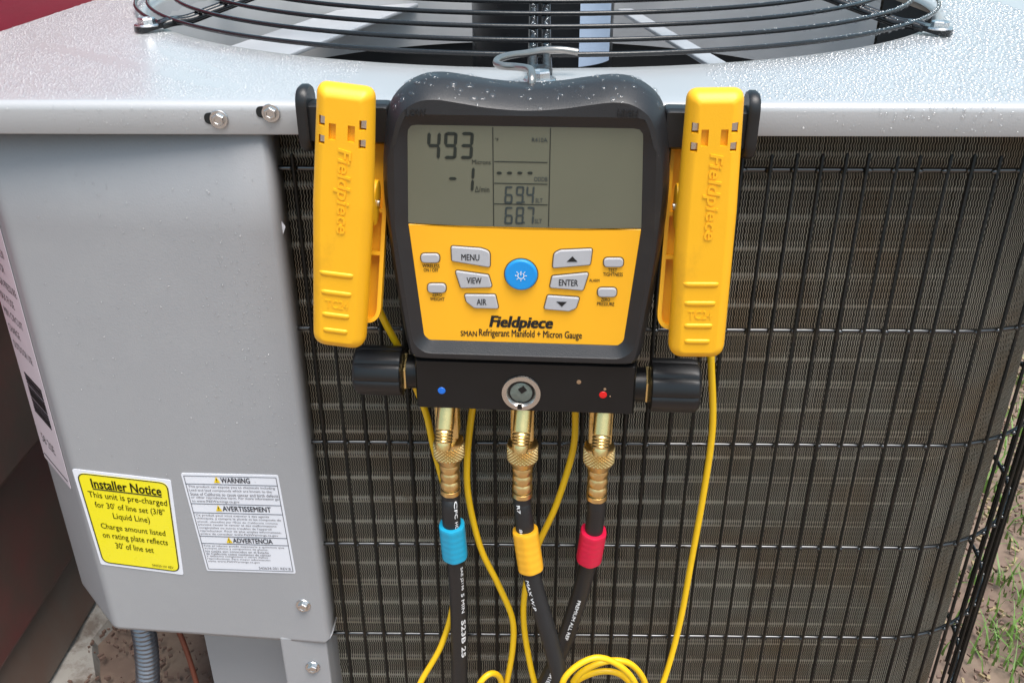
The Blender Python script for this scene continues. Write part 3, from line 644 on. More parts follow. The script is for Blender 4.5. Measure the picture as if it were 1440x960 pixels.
for (y0, y1, word) in ((262, 286, '694'), (291, 315, '687')):
    for ch, x0, x1 in zip(word, (709, 724.5, 739), (720.5, 736, 750.5)):
        m = MB(); seg_digit(m, ch, pxbox(x0, y0, x1, y1), .0013, .06); m.build('digit', MT['segpale'], lcd, smooth=False)
    b = pxbox(736, y1-3, 738, y1-1); m = MB(); P = np.array([(b[0], b[1]), (b[2], b[1]), (b[2], b[3]), (b[0], b[3])]); m.rings([(P, WL), (P, WL+.0002)], cap0=False); m.build('decimal_point', MT['segpale'], lcd, smooth=False)
for x in (698, 712.5, 727, 741.5):
    b = pxbox(x, 241.5, x+8, 245); P = np.array([(b[0], (b[1]+b[3])/2), (b[0]+.001, b[1]), (b[2]-.001, b[1]), (b[2], (b[1]+b[3])/2), (b[2]-.001, b[3]), (b[0]+.001, b[3])]); m = MB(); m.rings([(P, WL), (P, WL+.0002)], cap0=False); m.build('dash', MT['seg'], lcd, smooth=False)
for (xa, ya, xb, yb) in ((693, 179, 694.3, 317.5), (773, 180, 772.5, 318.5)):
    a = gp_(xa, ya, -.006); c = gp_(xb, yb, -.006); uu = (a[0]+c[0])/2; m = MB(); P = np.array([(uu-.0003, c[1]), (uu+.0003, c[1]), (uu+.0003, a[1]), (uu-.0003, a[1])]); m.rings([(P, WL), (P, WL+.0001)], cap0=False); m.build('divider_line', MT['seg'], lcd, smooth=False)
for y in (227.5, 258, 287):
    a = gp_(695, y, -.006); c = gp_(770, y+.8, -.006); vv = (a[1]+c[1])/2; m = MB(); P = np.array([(a[0], vv-.00028), (c[0], vv-.00028), (c[0], vv+.00028), (a[0], vv+.00028)]); m.rings([(P, WL), (P, WL+.0001)], cap0=False); m.build('divider_line', MT['seg'], lcd, smooth=False)
for bx, b, mt in (((664, 225, 690, 231), 'Microns', 'seg'), ((668, 262, 688, 270), 'Δ/min', 'seg'), ((696, 194, 701, 199), '°F', 'seg'), ((748, 194, 770, 200), 'R410A', 'segpale'), ((751, 249, 770, 255), 'ODDB', 'segpale'), ((753, 279, 763, 285), 'SLT', 'segpale'), ((752, 308, 762, 314), 'SLT', 'segpale')):
    text('lettering', b, MT[mt], lcd, pxbox(*bx), w=WL+.0001, bold=.004)
# printing on the plate
WP = -.0054
for bx, b, k in (((594, 371.5, 618, 376), 'WIRELESS', {}), ((596, 377.5, 616, 382), 'ON / OFF', {}), ((608, 412, 621, 416.3), 'ZERO', {}), ((605, 418, 625, 422.5), 'WEIGHT', {}), ((855, 377.5, 868, 382), 'TEST', {}), ((848, 383.5, 876, 388), 'TIGHTNESS', {}), ((845, 419, 858, 423.5), 'ZERO', {}), ((839.5, 425, 864, 429.5), 'PRESSURE', {}), ((828.5, 392.3, 843, 396), 'ALARM', {}), ((689, 446.5, 777, 464), 'Fieldpiece', dict(bold=.042, shear=.22)), ((648, 465.5, 670.5, 472.3), 'SMAN', dict(bold=.014)), ((674, 466.3, 818.5, 475), 'Refrigerant Manifold + Micron Gauge', dict(bold=.014))):
    text('lettering', b, MT['ink'], plate, pxbox(*bx, w=-.0055), w=WP, **({'bold': .007} | k))
# buttons
def button(name, pts, r, sym=None, symbox=None, matb='button', h=.0020, arrow=None):
    P = rpoly([gp_(x, y, -.005) for x, y in pts], r, 5)
    if area(P) < 0: P = P[::-1]
    m = MB(); pillow(m, P, h, .0009, -.0056); b = m.build(name, MT[matb], gauge, ang=60)
    m = MB(); q = inset(P, -.0006); m.rings([(q, -.0060), (q, -.0052)]); m.build('button_outline', MT['rim'], b, smooth=False)
    if sym: text('lettering', sym, MT['ink'], b, pxbox(*symbox, w=-.0035), w=-.0056+h+.0002, bold=.012)
    if arrow:
        A = np.array([gp_(x, y, -.0035) for x, y in arrow]); m = MB(); m.rings([(A, -.0056+h), (A, -.0056+h+.0003)]); m.build('arrow_mark', MT['ink'], b, smooth=False)
    return b
button('button', [(634.5, 346), (676, 349), (689, 353), (689, 375.5), (635.5, 366.5)], [.0015, .005, .005, .0015, .0015], 'MENU', (649, 358, 674, 366))
button('button', [(640, 380), (687, 386.5), (692, 403.5), (648, 404.5)], .0016, 'VIEW', (656.5, 390.5, 677, 398.5))
button('button', [(653, 413.5), (696.5, 414), (701, 433.5), (667, 432.5), (656, 424)], [.0015, .0015, .0015, .003, .003], 'AIR', (670.5, 420.5, 684, 428.5))
button('button', [(777, 376.5), (779, 356), (788, 351.5), (833, 349.5), (830, 372)], [.0015, .004, .004, .0015, .0015], arrow=[(797, 368), (812, 368), (805, 360.5)])
button('button', [(776.5, 388), (828, 383), (820, 408), (773, 404)], .0016, 'ENTER', (786, 393.5, 813, 401.5))
button('button', [(770, 415), (815, 418), (810, 433), (800, 437), (765, 434)], [.0015, .0015, .003, .003, .0015], arrow=[(782.5, 424), (797, 424.5), (790, 431)])
for x0, x1, yc in ((592, 618, 362.5), (601.5, 627, 404.5), (849, 876.5, 368.5), (840.5, 867, 410.5)):
    button('small_button', [(x0, yc-6), (x1, yc-6), (x1, yc+6.5), (x0, yc+6.5)], .0030)
c = gp_(732.7, 386.5, -.004); e = gp_(755.8, 386.5, -.004); rb = e[0]-c[0]; t = np.linspace(0, 2*math.pi, 48, endpoint=False)
P = np.c_[c[0]+rb*np.cos(t), c[1]+rb*np.sin(t)]; m = MB(); pillow(m, P, .0030, .0016, -.0056); pb = m.build('power_button', MT['blue'], gauge, ang=60)
m = MB(); q = inset(P, -.0006); m.rings([(q, -.0060), (q, -.0052)]); m.build('button_outline', MT['rim'], pb, smooth=False)
wv = -.0056+.0030
m = MB(); t2 = np.linspace(R(125), R(415), 30); ri, ro = .0019, .0025
V = [(c[0]+r*math.cos(a), -wv-.0002, c[1]+r*math.sin(a)) for r in (ri, ro) for a in t2]; m.add(V, [(i, i+1, 30+i+1, 30+i) for i in range(29)])
m.box((c[0], -wv-.0002, c[1]+.0018), (.0006, .0002, .0030))
for k in range(7):
    a = R(90+k*45+45)
    m.box((c[0]+.0036*math.cos(a), -wv-.0002, c[1]+.0036*math.sin(a)), (.0012, .0002, .00045), [[math.cos(a), 0, -math.sin(a)], [0, 1, 0], [math.sin(a), 0, math.cos(a)]])
m.build('power_symbol', MT['white'], pb, smooth=False)
# manifold block with sight glass, dots, knobs, ports
BW = -.006
bl = rpoly([(-.0820, -.1440), (.0845, -.1440), (.0845, -.1000), (-.0820, -.1000)], .0030, 5)
m = MB(); m.rings([(inset(bl, .001), -.041), (bl, -.0395), (bl, BW-.006), (inset(bl, .0007), BW-.0017), (inset(bl, .0020), BW)]); block = m.build('manifold_block', MT['anodised'], gauge, ang=40)
sc = gp_(733, 552, BW); m = MB()
m.lathe([(.0098, 0), (.0145, 0), (.0150, .0008), (.0146, .0018), (.0112, .0020), (.0092, -.0004), (.0088, -.004)], (sc[0], -BW, sc[1]), (0, -1, 0), 48, caps=False); ring = m.build('sight_glass', MT['steel'], gauge, ang=40)
m = MB(); m.lathe([(.0001, .0012), (.006, .0010), (.0093, -.0004), (.0093, -.002)], (sc[0], -BW, sc[1]), (0, -1, 0), 32, caps=False); m.build('lens', MT['sightglass'], ring)
m = MB(); m.box((sc[0]-.001, -BW-.0024, sc[1]-.011), (.0035, .001, .004)); m.box((sc[0]+.001, -BW-.0012, sc[1]+.0035), (.005, .001, .0045), [[.8, 0, -.6], [0, 1, 0], [.6, 0, .8]]); m.build('indicator', MT['anodised'], ring, smooth=False)
for (x, y), mt, r in (((621, 549), 'dot_b', .0030), ((848, 555), 'dot_r', .0030), ((814, 537), 'chip', .0018), ((850.5, 547), 'chip', .0011), ((858, 557), 'chip', .0006)):
    q = gp_(x, y, BW); m = MB(); m.lathe([(r, 0), (r*.9, .0004), (r*.5, .0006)], (q[0], -BW, q[1]), (0, -1, 0), 16); m.build('marker_dot' if 'dot' in mt else 'paint_chip', MT[mt], block)
def knob(sgn, cz):
    nn = 8
    def md(r, z, t): return r*(1-.055*max(0, math.cos(nn*t))**.6 if False else 1-.07*(0.5+0.5*math.cos(nn*t))**9)
    m = MB(); x0 = sgn*.0960 if sgn > 0 else -.0935
    kr = 1.08 if sgn < 0 else 1.16
    m.lathe([(.0150*kr, 0), (.0178*kr, .0015), (.0180*kr, .004), (.0180*kr, .032), (.0172*kr, .036), (.0150*kr, .0380), (.0, .0382)], (x0, .028, cz), (sgn, 0, 0), 80, mod=md)
    k = m.build('knob', MT['rubber_flat'], gauge, ang=32)
    m = MB(); m.lathe([(.0155, 0), (.0158, .0012), (.0150, .003)], (x0-sgn*.0030, .028, cz), (sgn, 0, 0), 6); m.build('packing_nut', MT['brass'], k, ang=20)
    m = MB(); m.lathe([(.0132, 0), (.0132, .014)], (x0-sgn*.0155, .028, cz), (sgn, 0, 0), 24); m.build('valve_stem', MT['anodised'], k)
knob(-1, -.1235); knob(1, -.1285)
PORTS = []
for x, y in ((629, 583), (735, 588), (845, 590)):
    q = gp_(x, y, -.026); u = q[0]; v0 = -.1440
    m = MB(); bp_ = rpoly([(u-.0090, v0-.036), (u+.0090, v0-.036), (u+.0090, v0+.002), (u-.0090, v0+.002)], .0015, 3); m.rings([(bp_, -.036), (bp_, -.020), (inset(bp_, .0012), -.0188)])
    m.lathe([(.0085, 0), (.0085, .014)], (u, .028, v0-.036), (0, 0, -1), 24)
    po = m.build('brass_port', MT['brass'], gauge, ang=30)
    ax = np.array([-.05, -.50, -.85]); ax /= np.linalg.norm(ax); o0 = np.array([u+.0012, .017, v0-.001])
    pr = [(.0070, 0), (.0070, .020), (.0066, .021)]
    for k in range(4): pr += [(.0072, .0225+k*.0024), (.0064, .0237+k*.0024)]
    pr += [(.0066, .0330), (.0055, .0365), (.0034, .0368), (.0030, .0345), (.0, .0345)]
    m = MB(); m.lathe(pr[:2], o0, ax, 24); m.lathe(pr[2:], o0, ax, 28); m.build('access_fitting', MT['brass'], po, ang=28)
    PORTS.append((u, v0-.040))
# bars the clamps are clipped to, and the wire hook
for s, xa, xb in ((-1, -.091, -.1490), (1, .091, .1480)):
    m = MB(); P = rpoly([(min(xa, xb), .058), (max(xa, xb), .058), (max(xa, xb), .085), (min(xa, xb), .085)], .004, 4); m.rings([(inset(P, .002), -.036), (P, -.033), (P, -.021), (inset(P, .002), -.018)])
    E_ = rpoly([(-.0225, -.013), (.0225, -.013), (.0225, .013), (-.0225, .013)], .0128, 8)
    V = []; n = len(E_)
    for dx, sc_ in ((-.003, .94), (-.001, 1.0), (.0025, 1.0), (.0045, .93)): V += [(xb+s*dx, .027+p[1]*sc_, .0735+p[0]*sc_) for p in E_]
    m.add(V, [tuple(range(n)), tuple(3*n+i for i in range(n))]+[(r_*n+i, r_*n+(i+1) % n, (r_+1)*n+(i+1) % n, (r_+1)*n+i) for r_ in range(3) for i in range(n)])
    m.build('clamp_bar', MT['rubber_flat'], gauge, ang=40)
HK = [(.003, .034, .080), (.003, .034, .095), (.003, .038, .1005), (.001, .055, .1020), (-.008, .068, .1010), (-.019, .074, .1005), (-.024, .082, .1005), (-.0235, .093, .1015), (-.016, .108, .1015), (-.005, .122, .1005), (.008, .136, .1005), (.022, .143, .0995), (.034, .143, .0980)]
m = MB(); m.tube(spline(HK, 8), .0027, 12); m.build('wire_hook', MT['hook'], gauge, ang=80)

# ================================================================== PIPE CLAMPS
BOOLS = []
def clamp(px_top, px_bot, Yf, label, cable_pts, wtop=.039, wbot=.0375, inn_=1):
    a = atY(*px_top, Yf); b = atY(*px_bot, Yf); V_ = a-b; Ln = np.linalg.norm(V_); V_ /= Ln; tl = R(0)
    W0 = np.array([math.sin(R(-3)), -math.cos(R(-3)), 0]); U0 = np.cross(V_, -W0); U0 /= np.linalg.norm(U0)
    if U0[0] < 0: U0 = -U0
    Wn = np.cross(U0, V_)
    if Wn[1] > 0: Wn = -Wn
    fr_ = Frame((a+b)/2, U0, V_, Wn); root = empty('pipe_clamp', fr_.mat()); tag(root, label, 'clamp', 'pipe clamps either side of the gauge')
    h = Ln/2
    # front lever
    base6 = np.array([(-wbot/2, -h), (wbot/2, -h), (wtop/2+.0008, h*.15), (wtop/2-.0012, h), (-wtop/2+.0012, h), (-wtop/2-.0006, h*.15)])
    def ri(d): return rpoly(inset(base6, d), [max(.0110-d, .0022), max(.0110-d, .0022), .05, max(.0075-d, .0022), max(.0075-d, .0022), .05], 8)
    P = ri(0)
    m = MB(); L = [(ri(.003), -.0155), (ri(.0008), -.0150), (P, -.012), (ri(.0003), -.0085), (ri(.0010), -.0060), (ri(.0024), -.0038), (ri(.0044), -.0018), (ri(.0064), -.0006), (ri(.0080), 0.0)]
    m.rings(L); lev = m.build('front_jaw', MT['yellow'], root, ang=50)
    # window and slot cutters
    cut = MB(); wins = []
    for su in (-1, 1):
        for vv, hh in ((h-.0225, .0065), (h-.0345, .0060)):
            cu_ = su*(wtop/2-.0066); cut.box((cu_, .004, vv), (.0042, .012, hh)); wins.append((cu_, vv, hh))
        cut.box((su*.0060, .001, h-.0285), (.0045, .0045, .0105))
    co = cut.build('cutter', None, root, smooth=False); BOOLS.append((lev, co))
    for i, (cu_, vv, hh) in enumerate(wins):
        m = MB(); m.box((cu_+.0003, .0045, vv+.0004), (.0034, .0016, hh*.8)); m.build('spring_leaf', MT['steel'], lev, smooth=False)
    # embossed print and grip ridges
    text('embossed_lettering', 'Fieldpiece', MT['yellow'], lev, (-.0045, h-.096, .0065, h-.0385), w=-.0002, ext=.0010, rot=-90, bold=.015, shear=.15)
    text('embossed_lettering', 'TC24', MT['yellow'], lev, (-.0085, -h+.0335, .0075, -h+.0400), w=-.0002, ext=.0007, bold=.01)
    for i, vv in enumerate((-h+.060, -h+.0460, -h+.0290, -h+.0170)):
        m = MB(); hwid = .0125-.0010*i; n = 14; V = []; 
        for s in np.linspace(-1, 1, n):
            e = math.sqrt(max(0, 1-abs(s)**8))*1.0+.02
            for k in range(6):
                t = math.pi*k/5; V.append((s*hwid-.001, .0009-.0021*math.sin(t)*e, vv+.0022*math.cos(t)*e*(1.6 if math.cos(t) < 0 else .6)))
        F = [(i2*6+k, i2*6+k+1, (i2+1)*6+k+1, (i2+1)*6+k) for i2 in range(n-1) for k in range(5)]
        m.add(V, F); m.build('grip_ridge', MT['yellow'], lev, ang=60)
    # rear lever: meets the front one at the jaw, opens towards the handle
    P2 = rpoly([(-wbot/2+.001, -h+.012), (wbot/2-.001, -h+.012), (wtop/2-.001, h*.2), (wtop/2-.002, h-.026), (-wtop/2+.002, h-.026), (-wtop/2+.001, h*.2)], [.012, .012, .05, .006, .006, .05], 8)
    m = MB(); L = [(P2, -.0), (P2, -.008), (inset(P2, .0015), -.0105), (inset(P2, .004), -.012)]
    inn = inset(P2, .0028); m.rings([(inn, -.0090), (inn, -.0)]+L, cap0=True, cap1=True)
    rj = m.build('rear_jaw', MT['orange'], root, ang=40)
    rj.matrix_local = Matrix.Translation((inn_*.0045, .046, .03)) @ Matrix.Rotation(inn_*R(-2.5), 4, 'Y') @ Matrix.Rotation(R(-15), 4, 'X') @ Matrix.Translation((0, 0, -.03))
    for vv in (.0, -.03):
        m = MB(); m.box((0, .004, vv), (wbot-.006, .007, .0025)); m.build('stiffening_rib', MT['orange'], rj, smooth=False)
    # pivot cheeks and pin
    for su in (-1, 1):
        m = MB(); E_ = [(.030+.012*math.cos(t), .010+.016*math.sin(t)) for t in np.linspace(0, 2*math.pi, 24, endpoint=False)]
        V = [(su*(wtop/2-.0035+d), yy, zz) for d in (0, .0028, .0034) for yy, zz in [(y if d < .003 else .030+(y-.030)*.9, z_ if d < .003 else .010+(z_-.010)*.9) for y, z_ in E_]]; n = 24
        m.add(V, [tuple(range(n)), tuple(2*n+i for i in range(n))]+[(r_*n+i, r_*n+(i+1) % n, (r_+1)*n+(i+1) % n, (r_+1)*n+i) for r_ in range(2) for i in range(n)]); m.build('pivot_cheek', MT['yellow'], root, ang=40)
    m = MB(); m.lathe([(.0026, -wtop/2-.0012), (.0026, wtop/2+.0012)], (0, .030, .010), (1, 0, 0), 14); m.build('pivot_pin', MT['steel'], root)
    inv = np.array(fr_.mat().inverted()); C3 = spline(np.array(cable_pts), 10); C3 = (np.c_[C3, np.ones(len(C3))] @ inv.T)[:, :3]
    m = MB(); m.tube(C3, .0029, 10); m.build('cable', MT['cable'], root, ang=80)
    return root
A = lambda x, y, Y: tuple(atY(x, y, Y))
low = lambda x, y, Y, dz=0: tuple(atY(x, y, Y)+np.array([0, 0, dz]))
cabL = [A(508, 372, -.012), A(520, 405, -.010), A(540, 450, -.006), A(562, 492, -.002), A(585, 545, .0), A(600, 584, .002), A(610, 630, .004), A(628, 700, .006), A(640, 780, .004), A(637, 850, .002), A(620, 908, -.006), A(590, 962, -.015), A(575, 1010, -.03), A(600, 1060, -.04), A(645, 1040, -.04), A(664, 985, -.03), A(677, 957, -.026), A(692, 946, -.02), A(704, 955, -.014), A(706, 985, -.012), A(712, 962, -.009), A(721, 910, -.006), A(720, 868, -.004), A(700, 820, -.003), A(676, 770, -.003), A(659, 700, -.003), A(657, 645, -.002), A(663, 584, 0.0), A(668, 560, -.004), A(672, 530, -.012)]
cabR = [A(998, 440, -.020), A(1000, 510, -.012), A(1002, 600, -.002), A(990, 690, .002), A(972, 790, .002), A(955, 880, 0), A(932, 960, -.010), A(905, 1010, -.03), A(850, 1040, -.05), A(800, 1010, -.06), A(790, 965, -.06), A(808, 938, -.055), A(840, 924, -.05), A(872, 936, -.048), A(894, 962, -.045), A(900, 1000, -.045), A(850, 1020, -.05), A(800, 990, -.045), A(812, 950, -.040), A(850, 930, -.036), A(885, 932, -.033), A(907, 960, -.03), A(905, 1000, -.03), A(850, 1025, -.03), A(800, 1000, -.027), A(806, 962, -.027), A(842, 944, -.026), A(876, 950, -.025), A(896, 985, -.024), A(860, 1030, -.022), A(790, 1015, -.018), A(757, 972, -.012), A(742, 915, -.004), A(736, 860, 0), A(742, 810, .002), A(757, 765, .0), A(780, 715, -.002), A(797, 665, -.002), A(807, 625, -.002), A(809, 586, -.004), A(808, 555, -.012)]
clamp((482, 123), (473, 494), -.072, 'yellow spring pipe clamp left of the gauge, nearer the grey panel', cabL)
clamp((1010, 129), (980, 509), -.078, 'yellow spring pipe clamp right of the gauge, over the bare coil', cabR, wtop=.0375, wbot=.039, inn_=-1)

# ================================================================== HOSES
def hose(i, pts, colmat, label, prints, sl_px):
    u, v = PORTS[i]; top = GF.o+GF.U*u+GF.V*v+GF.W*(-.028)
    root = empty('refrigerant_hose', Matrix.Translation(Vector(top))); tag(root, label, 'hose', 'hoses hanging from the manifold')
    def loc(P): return np.asarray(P)-top
    P = np.array([top+np.array([0, 0, -.062])]+[np.array(p) for p in pts]); Pd = spline(P, 14)
    d0 = Pd[3]-Pd[0]; ax = np.array([d0[0]*.3, d0[1]*.3, d0[2]]); ax /= np.linalg.norm(ax)
    # knurled swivel nut: diamond pattern in the radius
    nk = 26
    m = MB(); n = 156; prof = []
    zz = [0, .0012, .003]+list(np.linspace(.0036, .0160, 25))+[.0168, .020, .0225, .0235]
    def md(r, z, t):
        if .0036 <= z <= .0160:
            k = 2*math.pi*(z-.0036)/.0030; return r-.0007+.0014*max(abs(math.sin((nk*t+k)/2)), abs(math.sin((nk*t-k)/2)))**3
        return r
    rr = [.0098, .0120, .0120]+[.0121]*25+[.0117, .0105, .0092, .0085]
    m.lathe([(r, -z) for r, z in zip(rr, zz)], (0, 0, -.001), (0, 0, 1), n, mod=lambda r, z, t: md(r, -z, t)); m.build('swivel_nut', MT['brass_knurl'], root, ang=50)
    m = MB(); pf = []
    for k in range(48):
        z_ = k/47*.031; pf.append((.0086, -z_))
    def fm(r, z, t): q = abs(math.sin(math.pi*(-z)/.0088)) if -z < .0265 else 1.0; return r*(.80+.20*q**.6)*(1-.035*(0.5+.5*math.cos(8*t))*q)
    m.lathe(pf, (0, 0, -.0235), (0, 0, 1), 48, mod=fm); m.build('crimped_ferrule', MT['brass_knurl'], root, ang=50)
    m = MB(); full = np.concatenate([[top+np.array([0, 0, -.05])], Pd]); m.tube(loc(full), .0078, 18); hs = m.build('hose_tube', MT['hose'], root, ang=80)
    # coloured collar: split sleeve with flats
    s0 = atY(*sl_px[0], pts[0][1]); j = int(np.argmin(np.abs(Pd[:, 2]-s0[2]))); s1 = atY(*sl_px[1], pts[0][1]); j2 = int(np.argmin(np.abs(Pd[:, 2]-s1[2])))
    a, b = Pd[j], Pd[j2]; ax = b-a; ln = np.linalg.norm(ax); ax /= ln
    def cm(r, z, t): return r*(1+.02*math.cos(6*t))-(.0014 if abs(((t+.7) % (2*math.pi))-math.pi) < .05 else 0)
    prs = [(.0086, 0), (.0108, .0006), (.0112, .002)]
    zc = np.linspace(.003, ln-.003, 21)
    prs += [(.0112-(.00022 if q % 4 == 3 else 0), float(z_)) for q, z_ in enumerate(zc)]+[(.0112, ln-.002), (.0108, ln-.0006), (.0086, ln)]
    m = MB(); m.lathe(prs, loc(a), ax, 120, mod=cm); m.build('colour_collar', MT[colmat], root, ang=40)
    D = np.r_[0, np.cumsum(np.linalg.norm(np.diff(Pd, axis=0), axis=1))]
    for body, ps, pe, hgt, side in prints:
        za = atY(*ps, pts[0][1])[2]; zb = atY(*pe, pts[0][1])[2]
        da = float(np.interp(-za, -Pd[:, 2], D)); db = float(np.interp(-zb, -Pd[:, 2], D))
        def xf(V, da=da, db=db, side=side):
            out = []
            for (u_, v_) in V:                     # v_ runs up the hose (0..length), u_ across
                s = db-(v_) ; p = np.array([np.interp(s, D, Pd[:, q]) for q in range(3)]); p2 = np.array([np.interp(s+.004, D, Pd[:, q]) for q in range(3)]); p1 = np.array([np.interp(s-.004, D, Pd[:, q]) for q in range(3)])
                T_ = p2-p1; T_ /= np.linalg.norm(T_); to = CAM-p; to -= T_*(to @ T_); to /= np.linalg.norm(to); rt_ = np.cross(T_, to)
                if rt_[0] < 0: rt_ = -rt_
                an = u_/.0078+side; out.append(p+(to*math.cos(an)+rt_*math.sin(an))*.00798-top)
            return np.array(out)
        text('printing', body, MT['white'], hs, (-hgt/2, 0, hgt/2, db-da), rot=-90, bold=.02, xf=xf)
    return root
hose(0, [A(634, 715, -.024), A(637, 760, -.023), A(642, 800, -.020), A(645, 860, -.016), A(646, 920, -.012), A(645, 1000, -.012)], 'cblue', 'black refrigerant hose with a blue collar, leftmost of three',
     [('CFC', (640, 706), (640, 722), .0028, .55), ('HCFC', (640, 727), (640, 745), .0028, .55), ('SAE J2196', (646, 794), (646, 828), .0030, .55), ('5 MIN', (646, 833), (646, 862), .0030, .55), ('S23B 25', (646, 873), (646, 929), .0042, .55)], ((638, 736), (641, 783)))
hose(1, [A(736, 720, -.026), A(741, 765, -.028), A(751, 820, -.034), A(768, 880, -.042), A(785, 940, -.05), A(800, 1000, -.06)], 'cyel', 'black refrigerant hose with a yellow collar, crossing in front of the red-collared one',
     [('R7', (735, 708), (735, 716), .0028, -.5), ('800', (737, 736), (737, 750), .0028, -.5), ('MAX W.P', (745, 802), (745, 837), .0032, -.75)], ((739, 742), (746, 794)))
hose(2, [A(838, 722, -.026), A(832, 765, -.022), A(821, 815, -.016), A(806, 865, -.013), A(788, 915, -.012), A(765, 965, -.012), A(745, 1010, -.012)], 'cred', 'black refrigerant hose with a red collar, passing behind the yellow-collared one',
     [('PREMIUM ALL REF', (806, 848), (786, 906), .0029, .15), ('BARRIER', (772, 938), (755, 975), .0034, .2)], ((834, 746), (826, 793)))

# ================================================================== RAIN DROPS
def drops(name, pts, nrm, rad, label, flat=.45, seg=8, water='water'):
    pts = np.asarray(pts, float); nrm = np.asarray(nrm, float); rad = np.asarray(rad, float); n = len(pts)
    h = np.where(np.abs(nrm[:, 2:3]) < .9, np.array([[0, 0, 1.0]]), np.array([[1.0, 0, 0]])); X = np.cross(nrm, h); X /= np.linalg.norm(X, axis=1)[:, None]; Y = np.cross(nrm, X)
    el = RNG.uniform(.8, 1.25, n); rot = RNG.uniform(0, 6.28, n)
    lv = [(1.0, -.08), (.97, .22), (.78, .62), (.45, .90)]
    V = np.zeros((n, len(lv)*seg+1, 3)); fl = flat*RNG.uniform(.8, 1.25, n)
    for i, (q, hh) in enumerate(lv):
        for k in range(seg):
            t = rot+2*math.pi*k/seg; V[:, i*seg+k] = pts+X*(rad*q*np.cos(t)*el)[:, None]+Y*(rad*q*np.sin(t)/el)[:, None]+nrm*(rad*fl*hh)[:, None]
    V[:, -1] = pts+nrm*(rad*fl)[:, None]
    f = []
    for i in range(len(lv)-1):
        for k in range(seg): f += [(i*seg+k, i*seg+(k+1) % seg, (i+1)*seg+(k+1) % seg), (i*seg+k, (i+1)*seg+(k+1) % seg, (i+1)*seg+k)]
    e = (len(lv)-1)*seg
    for k in range(seg): f.append((e+k, e+(k+1) % seg, len(lv)*seg))
    f = np.array(f); Q = (f[None]+(np.arange(n)*V.shape[1])[:, None, None]).reshape(-1, 3)
    return tag(fast_mesh(name, V.reshape(-1, 3), Q, MT[water], smooth=True), label, 'water drops', kind='stuff')
def inside_cover(x, y): return X0+.006 < x < X1-.006 and .008 < y < 1.0 and math.hypot(x-CX, y-CY) > CR+.004
def scatter(cnt, xr, yr, rfun, keep):
    P = []; Rr = []; grid = {}; tries = 0
    while len(P) < cnt and tries < cnt*14:
        tries += 1; x = random.uniform(*xr); y = random.uniform(*yr)
        if not inside_cover(x, y) or random.random() > keep(x, y): continue
        r = rfun(x, y); cxx, cyy = int(x/.004), int(y/.004); ok = True
        for i in (-1, 0, 1):
            for j in (-1, 0, 1):
                for (a, b, c_) in grid.get((cxx+i, cyy+j), ()):
                    if (a-x)**2+(b-y)**2 < (.92*(r+c_))**2: ok = False; break
                if not ok: break
            if not ok: break
        if ok: P.append((x, y, TOP)); Rr.append(r); grid.setdefault((cxx, cyy), []).append((x, y, r))
    return P, Rr
def streak(x, y):                                  # wiped streaks without beads
    for (ax, ay, bx, by, wd) in ((-.44, .22, -.22, .05, .010), (-.36, .24, -.24, .10, .006)):
        t = max(0, min(1, ((x-ax)*(bx-ax)+(y-ay)*(by-ay))/((bx-ax)**2+(by-ay)**2))); 
        if math.hypot(x-ax-t*(bx-ax), y-ay-t*(by-ay)) < wd: return .12
    return 1.0
P, Rr = scatter(9500, (-.515, -.13), (.008, .60), lambda x, y: random.uniform(.0007, .00135), lambda x, y: streak(x, y)*max(0, min(1, (-.145-x+.5*(y-.02))/.05)))
drops('water_droplets', P, [(0, 0, 1)]*len(P), Rr, 'fine rain beads on the cover top, left half', flat=.6)
P, Rr = scatter(5200, (.13, .555), (.008, .60), lambda x, y: random.uniform(.0012, .0020)*(1+1.5*max(0, min(1, (x-.22)/.2))*random.random()), lambda x, y: max(0, min(1, (x-.14)/.08)))
drops('water_droplets', P, [(0, 0, 1)]*len(P), Rr, 'larger rain beads on the cover top, right half', flat=.5)
P = []; Rr = []
for i in range(330):
    left = random.random() < .3; x = random.uniform(-.40, -.16) if left else .18+.36*random.random()**.7
    P.append((x, -.0001, LIP+.002+(.018*random.random()**.8))); Rr.append(random.uniform(.0004, .0010) if left else random.uniform(.0005, .0014))
drops('water_droplets', P, [(0, -1, 0)]*len(P), Rr, 'small rain beads on the folded front lip of the cover', flat=.8)
P = []; Rr = []
for i in range(60): P.append((random.uniform(.25, .55), random.uniform(.001, .004), TOP-.0035+random.uniform(-.001, .001))); Rr.append(random.uniform(.0016, .0028))
drops('water_droplets', P, [(0, -.7, .7)]*len(P), Rr, 'plump drops along the bend of the cover at right', flat=.7)
P = []; Rr = []
for i in range(420):
    u = random.uniform(-.205, -.004); v = .375*random.random()**.7-.0; cl_ = random.random()
    if random.random() < .5: u = -.03+random.gauss(0, .02); v = .21+random.gauss(0, .06)
    if u > -.004 or v > .372: continue
    P.append(on_panel(u, v)); Rr.append(random.uniform(.0004, .0011))
drops('water_droplets', P, [W_]*len(P), Rr, 'tiny scattered rain specks on the grey control panel', flat=.95)
